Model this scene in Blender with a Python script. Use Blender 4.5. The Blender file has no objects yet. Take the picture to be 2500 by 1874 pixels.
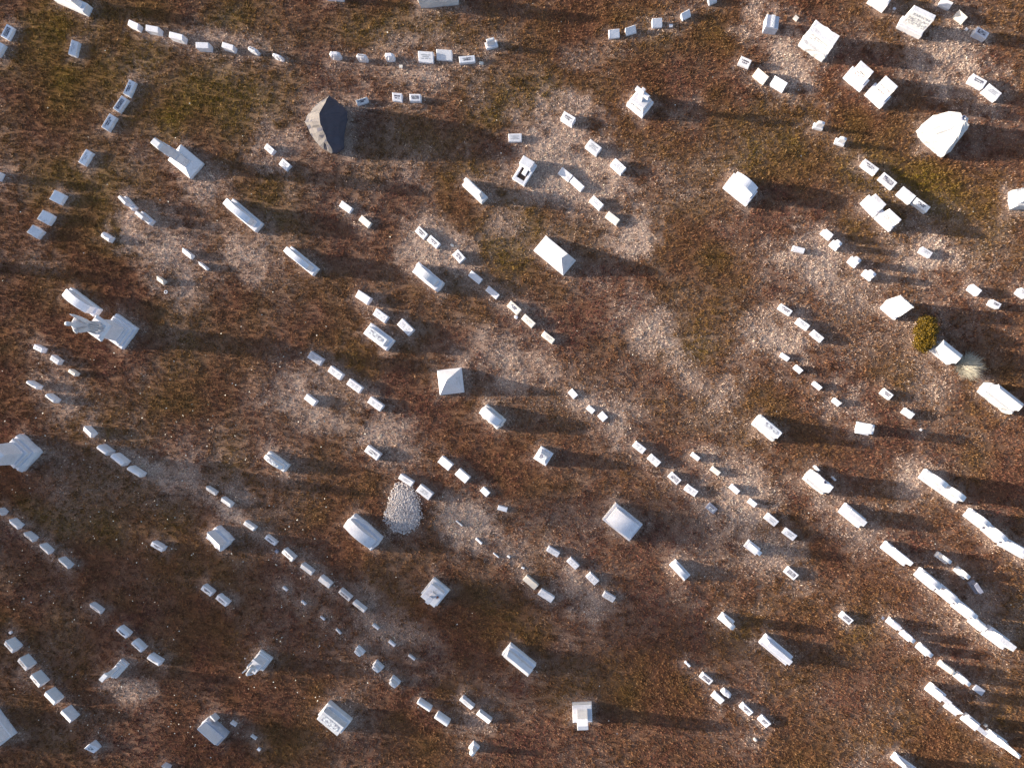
import bpy, math, random
import numpy as np
from mathutils import Vector

random.seed(7)
NPR = np.random.default_rng(11)
SC = bpy.context.scene
COL = SC.collection
R = math.radians

# ------------------------------------------------------------------ camera
H = 28.0            # flying height over the grass
S = 0.016           # metres on the ground for one photo pixel (2500 wide)
NX, NY = 1395.0, 985.0   # photo pixel straight below the camera
cam = bpy.data.cameras.new("camera")
cam.sensor_width = 36.0
cam.lens = 36.0 * H / (2500 * S)
cam.shift_x = (1250 - NX) / 2500
cam.shift_y = (NY - 937) / 2500
cam.clip_end = 2000
cam_o = bpy.data.objects.new("camera", cam)
cam_o.location = (0, 0, H)
COL.objects.link(cam_o)
SC.camera = cam_o

# ------------------------------------------------------------------ sky and sun
SUN_EL = 13.0
SUN_AZ = math.atan2(0.122, -1.0)          # direction towards the sun in the xy plane
sun_dir = Vector((math.cos(R(SUN_EL)) * math.cos(SUN_AZ), math.cos(R(SUN_EL)) * math.sin(SUN_AZ), math.sin(R(SUN_EL))))
world = bpy.data.worlds.new("World")
SC.world = world
world.use_nodes = True
wn = world.node_tree
wn.nodes.clear()
sky = wn.nodes.new("ShaderNodeTexSky")
sky.sky_type = 'NISHITA'
sky.sun_disc = False
sky.sun_elevation = R(SUN_EL)
sky.sun_rotation = math.pi / 2 - SUN_AZ
sky.air_density = 1.0
sky.dust_density = 2.0
sky.ozone_density = 1.0
bg = wn.nodes.new("ShaderNodeBackground")
bg.inputs[1].default_value = 0.12
wo = wn.nodes.new("ShaderNodeOutputWorld")
wn.links.new(sky.outputs[0], bg.inputs[0])
wn.links.new(bg.outputs[0], wo.inputs[0])
sun = bpy.data.lights.new("sun", 'SUN')
sun.energy = 4.5
sun.angle = R(0.6)
sun.color = (1.0, 0.90, 0.71)
sun_o = bpy.data.objects.new("sun", sun)
sun_o.rotation_euler = sun_dir.to_track_quat('Z', 'Y').to_euler()
COL.objects.link(sun_o)

vs = SC.view_settings
vs.view_transform = 'Standard'
vs.look = 'None'
vs.exposure = 1.55
vs.gamma = 1.0
vs.use_curve_mapping = False

# ------------------------------------------------------------------ helpers
def G(px, py, z=0.0):
    """photo pixel and height -> place in the cemetery"""
    k = S * (1 - z / H)
    return Vector(((px - NX) * k, -(py - NY) * k, z))

def tag(o, label=None, cat=None, group=None, kind=None):
    if label: o["label"] = label
    if cat: o["category"] = cat
    if group: o["group"] = group
    if kind: o["kind"] = kind
    return o

def link(name, me, mat=None, parent=None):
    o = bpy.data.objects.new(name, me)
    COL.objects.link(o)
    if parent: o.parent = parent
    if mat is not None and me is not None:
        me.materials.append(mat)
    return o

def empty(name, loc, rz=0.0):
    o = bpy.data.objects.new(name, None)
    o.empty_display_size = 0.2
    o.location = loc
    o.rotation_euler = (0, 0, rz)
    COL.objects.link(o)
    return o

class MB:
    def __init__(s): s.v = []; s.f = []
    def add(s, v, f):
        b = len(s.v)
        s.v += [tuple(p) for p in v]
        s.f += [tuple(i + b for i in q) for q in f]
        return s
    def loft(s, rings, bottom=True, top=True, close=True):
        n = len(rings[0]); v = []; f = []
        for r in rings: v += r
        for k in range(len(rings) - 1):
            for i in range(n if close else n - 1):
                j = (i + 1) % n
                f.append((k * n + i, k * n + j, (k + 1) * n + j, (k + 1) * n + i))
        if bottom: f.append(tuple(reversed(range(n))))
        if top: f.append(tuple((len(rings) - 1) * n + i for i in range(n)))
        return s.add(v, f)
    def box(s, x0, x1, y0, y1, z0, z1, c=0.0):
        cx, cy = (x0 + x1) / 2, (y0 + y1) / 2
        L, W = x1 - x0, y1 - y0
        if c > 0:
            return s.loft([rring(L, W, z0, cx=cx, cy=cy), rring(L, W, z1 - c, cx=cx, cy=cy), rring(L - 2 * c, W - 2 * c, z1, cx=cx, cy=cy)])
        return s.loft([rring(L, W, z0, cx=cx, cy=cy), rring(L, W, z1, cx=cx, cy=cy)])
    def mesh(s, name, smooth=False):
        me = bpy.data.meshes.new(name)
        me.from_pydata(s.v, [], s.f)
        me.update()
        if smooth:
            me.polygons.foreach_set("use_smooth", [True] * len(me.polygons))
        return me
    def build(s, name, mat, parent=None, smooth=False):
        return link(name, s.mesh(name, smooth), mat, parent)

def rring(L, W, z, nx=1, ny=1, jit=0.0, cx=0.0, cy=0.0, tilt=0.0, round_=0.0, rnd=random):
    """closed rectangular ring; tilt lifts the +y side; round_ bulges the corners in"""
    pts = []
    def pt(a, b):
        x, y = a * L / 2, b * W / 2
        if round_:
            r = (abs(a) ** 4 + abs(b) ** 4) ** 0.25
            q = 1 - round_ * max(0.0, (abs(a) * abs(b)))
            x *= q; y *= q
        jx = rnd.uniform(-jit, jit) if jit else 0
        jy = rnd.uniform(-jit, jit) if jit else 0
        jz = rnd.uniform(-jit, jit) * 0.6 if jit else 0
        pts.append((cx + x + jx, cy + y + jy, z + tilt * b + jz))
    for i in range(nx): pt(-1 + 2 * i / nx, -1)
    for i in range(ny): pt(1, -1 + 2 * i / ny)
    for i in range(nx): pt(1 - 2 * i / nx, 1)
    for i in range(ny): pt(-1, 1 - 2 * i / ny)
    return pts

# ------------------------------------------------------------------ materials
def nt(name):
    m = bpy.data.materials.new(name)
    m.use_nodes = True
    t = m.node_tree
    p = t.nodes["Principled BSDF"]
    return m, t, p

def N(t, typ, **kw):
    n = t.nodes.new(typ)
    for k, v in kw.items():
        if k.startswith("i_"):
            n.inputs[int(k[2:]) if k[2:].isdigit() else k[2:].replace("_", " ")].default_value = v
        else:
            setattr(n, k, v)
    return n

def mixc(t, fac, a, b, blend='MIX'):
    m = t.nodes.new("ShaderNodeMix")
    m.data_type = 'RGBA'
    m.blend_type = blend
    for sock, val in ((m.inputs[0], fac), (m.inputs[6], a), (m.inputs[7], b)):
        if hasattr(val, "is_linked") or hasattr(val, "links"): t.links.new(val, sock)
        elif isinstance(val, (int, float)): sock.default_value = val
        else: sock.default_value = (*val, 1.0) if len(val) == 3 else val
    return m.outputs[2]

def ramp(t, src, p0, p1):
    r = N(t, "ShaderNodeMapRange")
    r.inputs[1].default_value = p0; r.inputs[2].default_value = p1
    t.links.new(src, r.inputs[0])
    return r.outputs[0]

def noise(t, vec, scale, detail=3.0, rough=0.6):
    n = N(t, "ShaderNodeTexNoise")
    n.inputs["Scale"].default_value = scale
    n.inputs["Detail"].default_value = detail
    n.inputs["Roughness"].default_value = rough
    t.links.new(vec, n.inputs["Vector"])
    return n.outputs[0]

def stone_mat(name, col, dark, stain=0.25, speck=0.10, rough=0.75, stain_col=(0.10, 0.09, 0.13), bump=0.25):
    m, t, p = nt(name)
    tc = N(t, "ShaderNodeTexCoord")
    oi = N(t, "ShaderNodeObjectInfo")
    ad = N(t, "ShaderNodeVectorMath", operation='MULTIPLY_ADD')
    t.links.new(oi.outputs["Random"], ad.inputs[0])
    ad.inputs[1].default_value = (37.0, 51.0, 23.0)
    t.links.new(tc.outputs["Object"], ad.inputs[2])
    v = ad.outputs[0]
    base = mixc(t, ramp(t, noise(t, v, 3.0, 4), 0.35, 0.7), col, dark)
    sp = ramp(t, noise(t, v, 70.0, 2), 0.40, 0.62)
    base = mixc(t, sp, base, tuple(c * (1 - speck * 3) for c in col))
    # weathering: blotches of black lichen that sit where the noise puts them
    st1 = ramp(t, noise(t, v, 2.2, 5, 0.65), 0.58 - 0.12 * stain, 0.78)
    st2 = ramp(t, noise(t, v, 14.0, 4, 0.7), 0.42, 0.66)
    mu = N(t, "ShaderNodeMath", operation='MULTIPLY'); t.links.new(st1, mu.inputs[0]); t.links.new(st2, mu.inputs[1])
    m2 = N(t, "ShaderNodeMath", operation='MULTIPLY'); t.links.new(mu.outputs[0], m2.inputs[0]); m2.inputs[1].default_value = min(1.0, stain * 2.2)
    base = mixc(t, m2.outputs[0], base, stain_col)
    # each stone a little lighter or darker than the next
    hv = N(t, "ShaderNodeHueSaturation")
    vv = ramp(t, oi.outputs["Random"], 0.0, 1.0)
    mr = N(t, "ShaderNodeMapRange"); t.links.new(oi.outputs["Random"], mr.inputs[0]); mr.inputs[3].default_value = 0.86; mr.inputs[4].default_value = 1.08
    t.links.new(mr.outputs[0], hv.inputs["Value"])
    t.links.new(base, hv.inputs["Color"])
    t.links.new(hv.outputs[0], p.inputs["Base Color"])
    p.inputs["Roughness"].default_value = rough
    p.inputs["Specular IOR Level"].default_value = 0.25
    b = N(t, "ShaderNodeBump"); b.inputs["Strength"].default_value = bump; b.inputs["Distance"].default_value = 0.02
    t.links.new(noise(t, v, 24.0, 5, 0.7), b.inputs["Height"])
    t.links.new(b.outputs[0], p.inputs["Normal"])
    return m

M = {}
M['w'] = stone_mat("white_marble", (0.70, 0.69, 0.76), (0.58, 0.57, 0.65), 0.45)
M['g'] = stone_mat("grey_granite", (0.68, 0.67, 0.75), (0.57, 0.56, 0.65), 0.25, 0.12)
M['b'] = stone_mat("blue_granite", (0.50, 0.505, 0.60), (0.42, 0.425, 0.52), 0.16, 0.14)
M['t'] = stone_mat("tan_limestone", (0.70, 0.64, 0.60), (0.58, 0.51, 0.48), 0.25)
M['x'] = stone_mat("stained_marble", (0.71, 0.70, 0.75), (0.52, 0.51, 0.58), 0.66)
M['s'] = stone_mat("slate", (0.22, 0.225, 0.30), (0.15, 0.155, 0.22), 0.3)
M['rock'] = stone_mat("dark_boulder_rock", (0.060, 0.060, 0.088), (0.034, 0.034, 0.055), 0.3, 0.05, 0.8, (0.03, 0.03, 0.05), 0.7)
M['rocklit'] = stone_mat("boulder_sunlit_face", (0.155, 0.142, 0.150), (0.075, 0.068, 0.085), 0.3, 0.08, 0.8, (0.06, 0.05, 0.08), 0.7)  # paler copy of the boulder rock, sunlight put into its colour
M['rw'] = stone_mat("white_rockface", (0.56, 0.55, 0.58), (0.42, 0.42, 0.46), 0.45, 0.08, 0.8, bump=0.8)

def flat_mat(name, col, rough=0.8):
    m, t, p = nt(name)
    tc = N(t, "ShaderNodeTexCoord")
    c = mixc(t, ramp(t, noise(t, tc.outputs["Object"], 30.0, 3), 0.3, 0.7), col, tuple(x * 0.65 for x in col))
    t.links.new(c, p.inputs["Base Color"])
    p.inputs["Roughness"].default_value = rough
    p.inputs["Specular IOR Level"].default_value = 0.2
    return m
M['ink'] = flat_mat("lettering_dark", (0.10, 0.09, 0.13))
M['ink2'] = flat_mat("lettering_grey", (0.36, 0.37, 0.42))
M['pale'] = flat_mat("lettering_pale", (0.72, 0.74, 0.76))
M['straw'] = flat_mat("dead_straw", (0.52, 0.47, 0.39))
M['orange'] = flat_mat("orange_petals", (0.60, 0.20, 0.04))
M['metal'] = flat_mat("grey_metal", (0.20, 0.21, 0.30), 0.5)
M['soil'] = flat_mat("grave_soil", (0.085, 0.055, 0.045))

def panel_mat(name, pale, dark, lo, hi):
    m, t, p = nt(name)
    tc = N(t, "ShaderNodeTexCoord")
    oi = N(t, "ShaderNodeObjectInfo")
    ad = N(t, "ShaderNodeVectorMath", operation='MULTIPLY_ADD')
    t.links.new(oi.outputs["Random"], ad.inputs[0]); ad.inputs[1].default_value = (31.0, 17.0, 43.0)
    t.links.new(tc.outputs["Object"], ad.inputs[2])
    f = ramp(t, noise(t, ad.outputs[0], 11.0, 6, 0.75), lo, hi)
    c = mixc(t, f, pale, dark)
    t.links.new(c, p.inputs["Base Color"])
    p.inputs["Roughness"].default_value = 0.85
    p.inputs["Specular IOR Level"].default_value = 0.15
    return m
M['lich2'] = panel_mat("lichened_face", (0.66, 0.67, 0.70), (0.13, 0.12, 0.18), 0.42, 0.62)
M['lich3'] = panel_mat("blackened_face", (0.50, 0.50, 0.56), (0.05, 0.045, 0.08), 0.34, 0.54)

# ------------------------------------------------------------------ stone builders
FOOT = []   # footprints, so that no grass grows through the stones

def foot(loc, rz, L, W):
    FOOT.append((loc.x, loc.y, rz, L, W))

def solve(W_, N_, E_, h):
    """outline corners in the photo and the height -> place, turn, length, width"""
    W_, N_, E_ = Vector(W_), Vector(N_), Vector(E_)
    e1, e2 = N_ - W_, E_ - N_
    lo, sh = (e1, e2) if e1.length > e2.length else (e2, e1)
    u = lo.normalized()
    if u.x < 0: u = -u
    v = Vector((-u.y, u.x))
    L, Wd = lo.length, abs(sh.dot(v))
    c = (W_ + E_) / 2
    d = (c - Vector((NX, NY))) * (h / H)
    L2 = max((L - .8 * abs(d.dot(u))) / (1 + h / H), 0.7 * L)
    W2 = max((Wd - .7 * abs(d.dot(v))) / (1 + h / H), 0.68 * Wd)
    b = c - d / 2
    return G(b.x, b.y), math.atan2(-u.y, u.x), L2 * S * 1.05, W2 * S * 1.12

def strokes(fn, l, w, rows, rnd, th=0.010, size=None, two=False):
    """rows of cut letters: short strokes laid on a face given by fn(u, v)"""
    mb = MB()
    rh = w / rows
    ch = size or rh * 0.62
    for r in range(rows):
        vc = w / 2 - rh * (r + 0.5)
        ln = l * (1.0 if r % 2 == 0 else rnd.uniform(0.5, 0.8))
        n = max(3, int(ln / (ch * 0.72)))
        for i in range(n):
            if rnd.random() < 0.14 or (two and abs(i - n / 2) < 1.2): continue
            uc = -ln / 2 + (i + 0.5) * ln / n
            a = ch * 0.27
            segs = [((uc - a, vc - ch / 2), (uc - a, vc + ch / 2))]
            k = rnd.randrange(5)
            if k in (0, 1): segs.append(((uc - a, vc + ch / 2), (uc + a, vc + ch / 2)))
            if k in (1, 2): segs.append(((uc - a, vc), (uc + a, vc)))
            if k in (2, 3): segs.append(((uc + a, vc - ch / 2), (uc + a, vc + ch / 2)))
            if k == 4: segs.append(((uc - a, vc + ch / 2), (uc + a, vc - ch / 2)))
            if k == 0: segs.append(((uc - a, vc - ch / 2), (uc + a, vc - ch / 2)))
            for (x0, y0), (x1, y1) in segs:
                dx, dy = x1 - x0, y1 - y0
                q = math.hypot(dx, dy) or 1
                px_, py_ = -dy / q * th / 2, dx / q * th / 2
                mb.add([fn(x0 + px_, y0 + py_), fn(x1 + px_, y1 + py_), fn(x1 - px_, y1 - py_), fn(x0 - px_, y0 - py_)], [(0, 1, 2, 3)])
    return mb

def quad(fn, l, w, nx=1):
    return MB().add([fn(-l / 2, -w / 2), fn(l / 2, -w / 2), fn(l / 2, w / 2), fn(-l / 2, w / 2)], [(0, 1, 2, 3)])

def inscribe(o, fn, l, w, i, rnd):
    """i: 1 faint letters, 2 lichened letters, 3 blackened panel, 4 framed pale panel, 5 dark letters"""
    if i == 1:
        strokes(lambda a, b: fn(a, b, 0.0025), l * 0.66, w * 0.55, 2 if w < 0.25 else 3, rnd).build("inscription", M['ink2'], o)
    elif i == 2:
        quad(lambda a, b: fn(a + l * 0.03, b, 0.002), l * 0.66, w * 0.52).build("inscription_panel", M['lich2'], o)
        strokes(lambda a, b: fn(a, b, 0.0045), l * 0.6, w * 0.5, 2, rnd, 0.014).build("inscription", M['ink'], o)
    elif i == 3:
        quad(lambda a, b: fn(a, b, 0.002), l * 0.74, w * 0.6).build("inscription_panel", M['lich3'], o)
        strokes(lambda a, b: fn(a, b, 0.0045), l * 0.58, w * 0.42, 2, rnd, 0.008).build("inscription", M['ink2'], o)
    elif i == 4:
        mb = MB()
        for (a0, a1, b0, b1) in ((-.4, .4, .33, .36), (-.4, .4, -.36, -.33), (-.4, -.385, -.33, .33), (.385, .4, -.33, .33)):
            mb.add([fn(a0 * l, b0 * w, .003), fn(a1 * l, b0 * w, .003), fn(a1 * l, b1 * w, .003), fn(a0 * l, b1 * w, .003)], [(0, 1, 2, 3)])
        mb.build("panel_border", M['ink2'], o)
        strokes(lambda a, b: fn(a, b, 0.003), l * 0.68, w * 0.5, 2, rnd, 0.012, two=True).build("inscription", M['ink2'], o)
    elif i == 5:
        strokes(lambda a, b: fn(a, b, 0.003), l * 0.7, w * 0.55, 2, rnd, 0.016).build("inscription", M['ink'], o)

def marker(name, sol, h, mat, kind, insc, rnd):
    """a low gravestone in one piece"""
    loc, rz, L, W = sol
    mb = MB()
    c = min(0.016, h * 0.3)
    tilt = 0.0
    if kind == 'b':       # block, its top sloping a little to the front
        tilt = min(0.035, h * 0.22, W * 0.12)
        j = 0.005
        nx, ny = 5, 3
        mb.loft([rring(L, W, -0.06, nx, ny, j, rnd=rnd), rring(L * 0.995, W * 0.99, max(h - c - tilt, 0.01) * 0.5, nx, ny, j, rnd=rnd),
                 rring(L, W, h - c - tilt, nx, ny, j * 0.5, tilt=tilt, rnd=rnd),
                 rring(L - 2 * c, W - 2 * c, h - tilt, nx, ny, j * 0.3, tilt=tilt, rnd=rnd)])
        topz = lambda y: h - tilt + tilt * y / (W / 2 - c)
    elif kind == 's':     # slant marker, deep slope to the front
        tilt = min(0.10, h * 0.34)
        j = 0.004
        nx, ny = 5, 3
        mb.loft([rring(L, W, -0.06, nx, ny, j, rnd=rnd), rring(L, W, h - c - tilt, nx, ny, j, tilt=tilt, rnd=rnd),
                 rring(L - 2 * c, W - 2 * c, h - tilt, nx, ny, j * 0.3, tilt=tilt, rnd=rnd)])
        topz = lambda y: h - tilt + tilt * y / (W / 2 - c)
    elif kind == 'r':     # rounded, lumpy
        nx, ny = 6, 4
        rs = []
        for z, q, jj in ((-0.06, 1.0, .008), (h * 0.35, 1.02, .012), (h * 0.68, 0.94, .012), (h * 0.9, 0.76, .01), (h, 0.5, .008)):
            rs.append(rring(L * (1 - (1 - q) * 0.7), W * q, z, nx, ny, jj, round_=0.16, rnd=rnd))
        mb.loft(rs)
        topz = lambda y: h
    elif kind == 'c':     # barrel top along its length
        rs = []
        n = 10
        prof = []
        for i in range(n + 1):
            a = math.pi * i / n
            prof.append((-math.cos(a) * W / 2, h * 0.62 + math.sin(a) * h * 0.38))
        prof = [(-W / 2, -0.06)] + prof + [(W / 2, -0.06)]
        for x, q in ((-L / 2, .97), (-L / 2 + .02, 1), (L / 2 - .02, 1), (L / 2, .97)):
            rs.append([(x, y * q, z * q) for y, z in reversed(prof)])
        mb.loft(rs)
        topz = lambda y: h
    elif kind == 'f':     # flush tablet
        mb.loft([rring(L, W, -0.04, 4, 3, .004, rnd=rnd), rring(L, W, h * .7, 4, 3, .004, rnd=rnd), rring(L * .96, W * .94, h, 4, 3, .002, rnd=rnd)])
        topz = lambda y: h
    o = mb.build(name, M[mat])
    o.location = loc
    o.rotation_euler = (R(rnd.uniform(-1.2, 1.2)), R(rnd.uniform(-1.2, 1.2)), rz + R(rnd.uniform(-1.5, 1.5)))
    foot(loc, rz, L, W)
    if insc:
        wi = (W - 2 * c)
        if kind in 'rc': wi *= 0.5
        fn = lambda a, b, off: (a, b, topz(b) + off + (0.004 if kind in 'rc' else 0.0015))
        inscribe(o, fn, L - 2 * c, wi, insc, rnd)
    return o

def die(mb, l, w, z0, h, top, rnd, cy=0.0, cx=0.0):
    c = 0.014
    if top in ('flat', 'slant', 'rockt'):
        tilt = {'flat': 0.01, 'slant': min(0.30, (h - z0) * 0.55), 'rockt': 0.03}[top]
        j = 0.02 if top == 'rockt' else 0.0
        nx, ny = (6, 3) if j else (1, 1)
        rs = [rring(l, w, z0, nx, ny, j * .4, cx, cy, rnd=rnd)]
        if j:
            rs.append(rring(l * 1.01, w, z0 + (h - z0) * .4, nx, ny, j * .5, cx, cy, rnd=rnd))
        rs += [rring(l * .985, w * .98, h - c - tilt, nx, ny, j, cx, cy, tilt, rnd=rnd), rring(l * .985 - 2 * c, w * .98 - 2 * c, h - tilt, nx, ny, j, cx, cy, tilt, rnd=rnd)]
        mb.loft(rs)
    elif top == 'gable':      # roof ridge along the length
        e = z0 + (h - z0) * 0.62
        mb.loft([rring(l, w, z0, cx=cx, cy=cy), rring(l, w, e, cx=cx, cy=cy), rring(l * 1.03, w * 1.08, e + .01, cx=cx, cy=cy), rring(l * 1.03, w * 1.08, e + .05, cx=cx, cy=cy), rring(l * .93, w * .08, h, cx=cx, cy=cy)])
    elif top == 'hip':
        e = z0 + (h - z0) * 0.6
        mb.loft([rring(l, w, z0, cx=cx, cy=cy), rring(l, w, e, cx=cx, cy=cy), rring(l * .7, w * .35, h, cx=cx, cy=cy)])
    else:                     # outline seen from the front, pushed through the thickness
        prof = [(-l / 2, z0)]
        n = 12
        if top == 'serp':
            for i in range(n + 1):
                x = -l / 2 + l * i / n
                prof.append((x, h - min(.16, .16 * l) * (2 * x / l) ** 2))
        elif top == 'round':
            for i in range(n + 1):
                a = math.pi - math.pi * i / n
                prof.append((math.cos(a) * l / 2, max(h - l / 2, z0 + .05) + math.sin(a) * min(l / 2, h - z0 - .05)))
        elif top == 'peak':
            prof += [(-l / 2, h - .14), (0, h), (l / 2, h - .14)]
        prof.append((l / 2, z0))
        rs = []
        zc = (z0 + h) / 2
        for y, q in ((-w / 2, .97), (-w / 2 + .015, 1), (w / 2 - .015, 1), (w / 2, .97)):
            rs.append([(cx + x * q, cy + y, zc + (z - zc) * q) for x, z in prof])
        mb.loft(rs)

def headstone(name, sol, hb, spec, mat, insc, rnd, rough=False, mat2=None):
    """plinth with one or more upright tablets: spec = l,w,h,top[,n[,offset y]]"""
    loc, rz, L, W = sol
    p = spec.split(',')
    fl, fw, h, top = float(p[0]), float(p[1]), float(p[2]), p[3]
    n = int(p[4]) if len(p) > 4 else 1
    oy = float(p[5]) if len(p) > 5 else 0.0
    root = empty(name, loc, rz + R(rnd.uniform(-1, 1)))
    foot(loc, rz, L, W)
    mb = MB()
    if rough:
        j = 0.03
        mb.loft([rring(L, W, -0.08, 7, 4, j * .4, round_=.05, rnd=rnd), rring(L * 1.02, W * 1.02, hb * .5, 7, 4, j, round_=.06, rnd=rnd),
                 rring(L * .97, W * .96, hb - .03, 7, 4, j, round_=.05, rnd=rnd), rring(L * .93, W * .9, hb, 7, 4, j * .3, round_=.04, rnd=rnd)])
    else:
        mb.box(-L / 2, L / 2, -W / 2, W / 2, -0.08, hb, 0.02)
    mb.build("base", M['rw' if rough and mat == 'w' else mat], root)
    dm = M[mat2 or mat]
    for k in range(n):
        cx = 0.0 if n == 1 else (-L / 2 + L * (k + .5) / n)
        l = L * fl / n if n > 1 else L * fl
        w = W * fw
        mb = MB()
        die(mb, l, w, hb - .01, h, top, rnd, cy=oy * W, cx=0)
        o = mb.build("tablet", dm, root)
        o.location = (cx, 0, 0)
        if insc:
            zt = h - hb
            yf = oy * W - w / 2 - .003
            if insc == 9:      # stained top
                quad(lambda a, b: (a, b + oy * W, h + .004), l * .7, w * .5).build("inscription_panel", M['lich2'], o)
            else:
                strokes(lambda a, b: (a, yf, hb + zt * .55 + b), l * .7, zt * .5, 3, rnd, .018).build("inscription", M['ink' if insc == 5 else 'ink2'], o)
    return root

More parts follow.
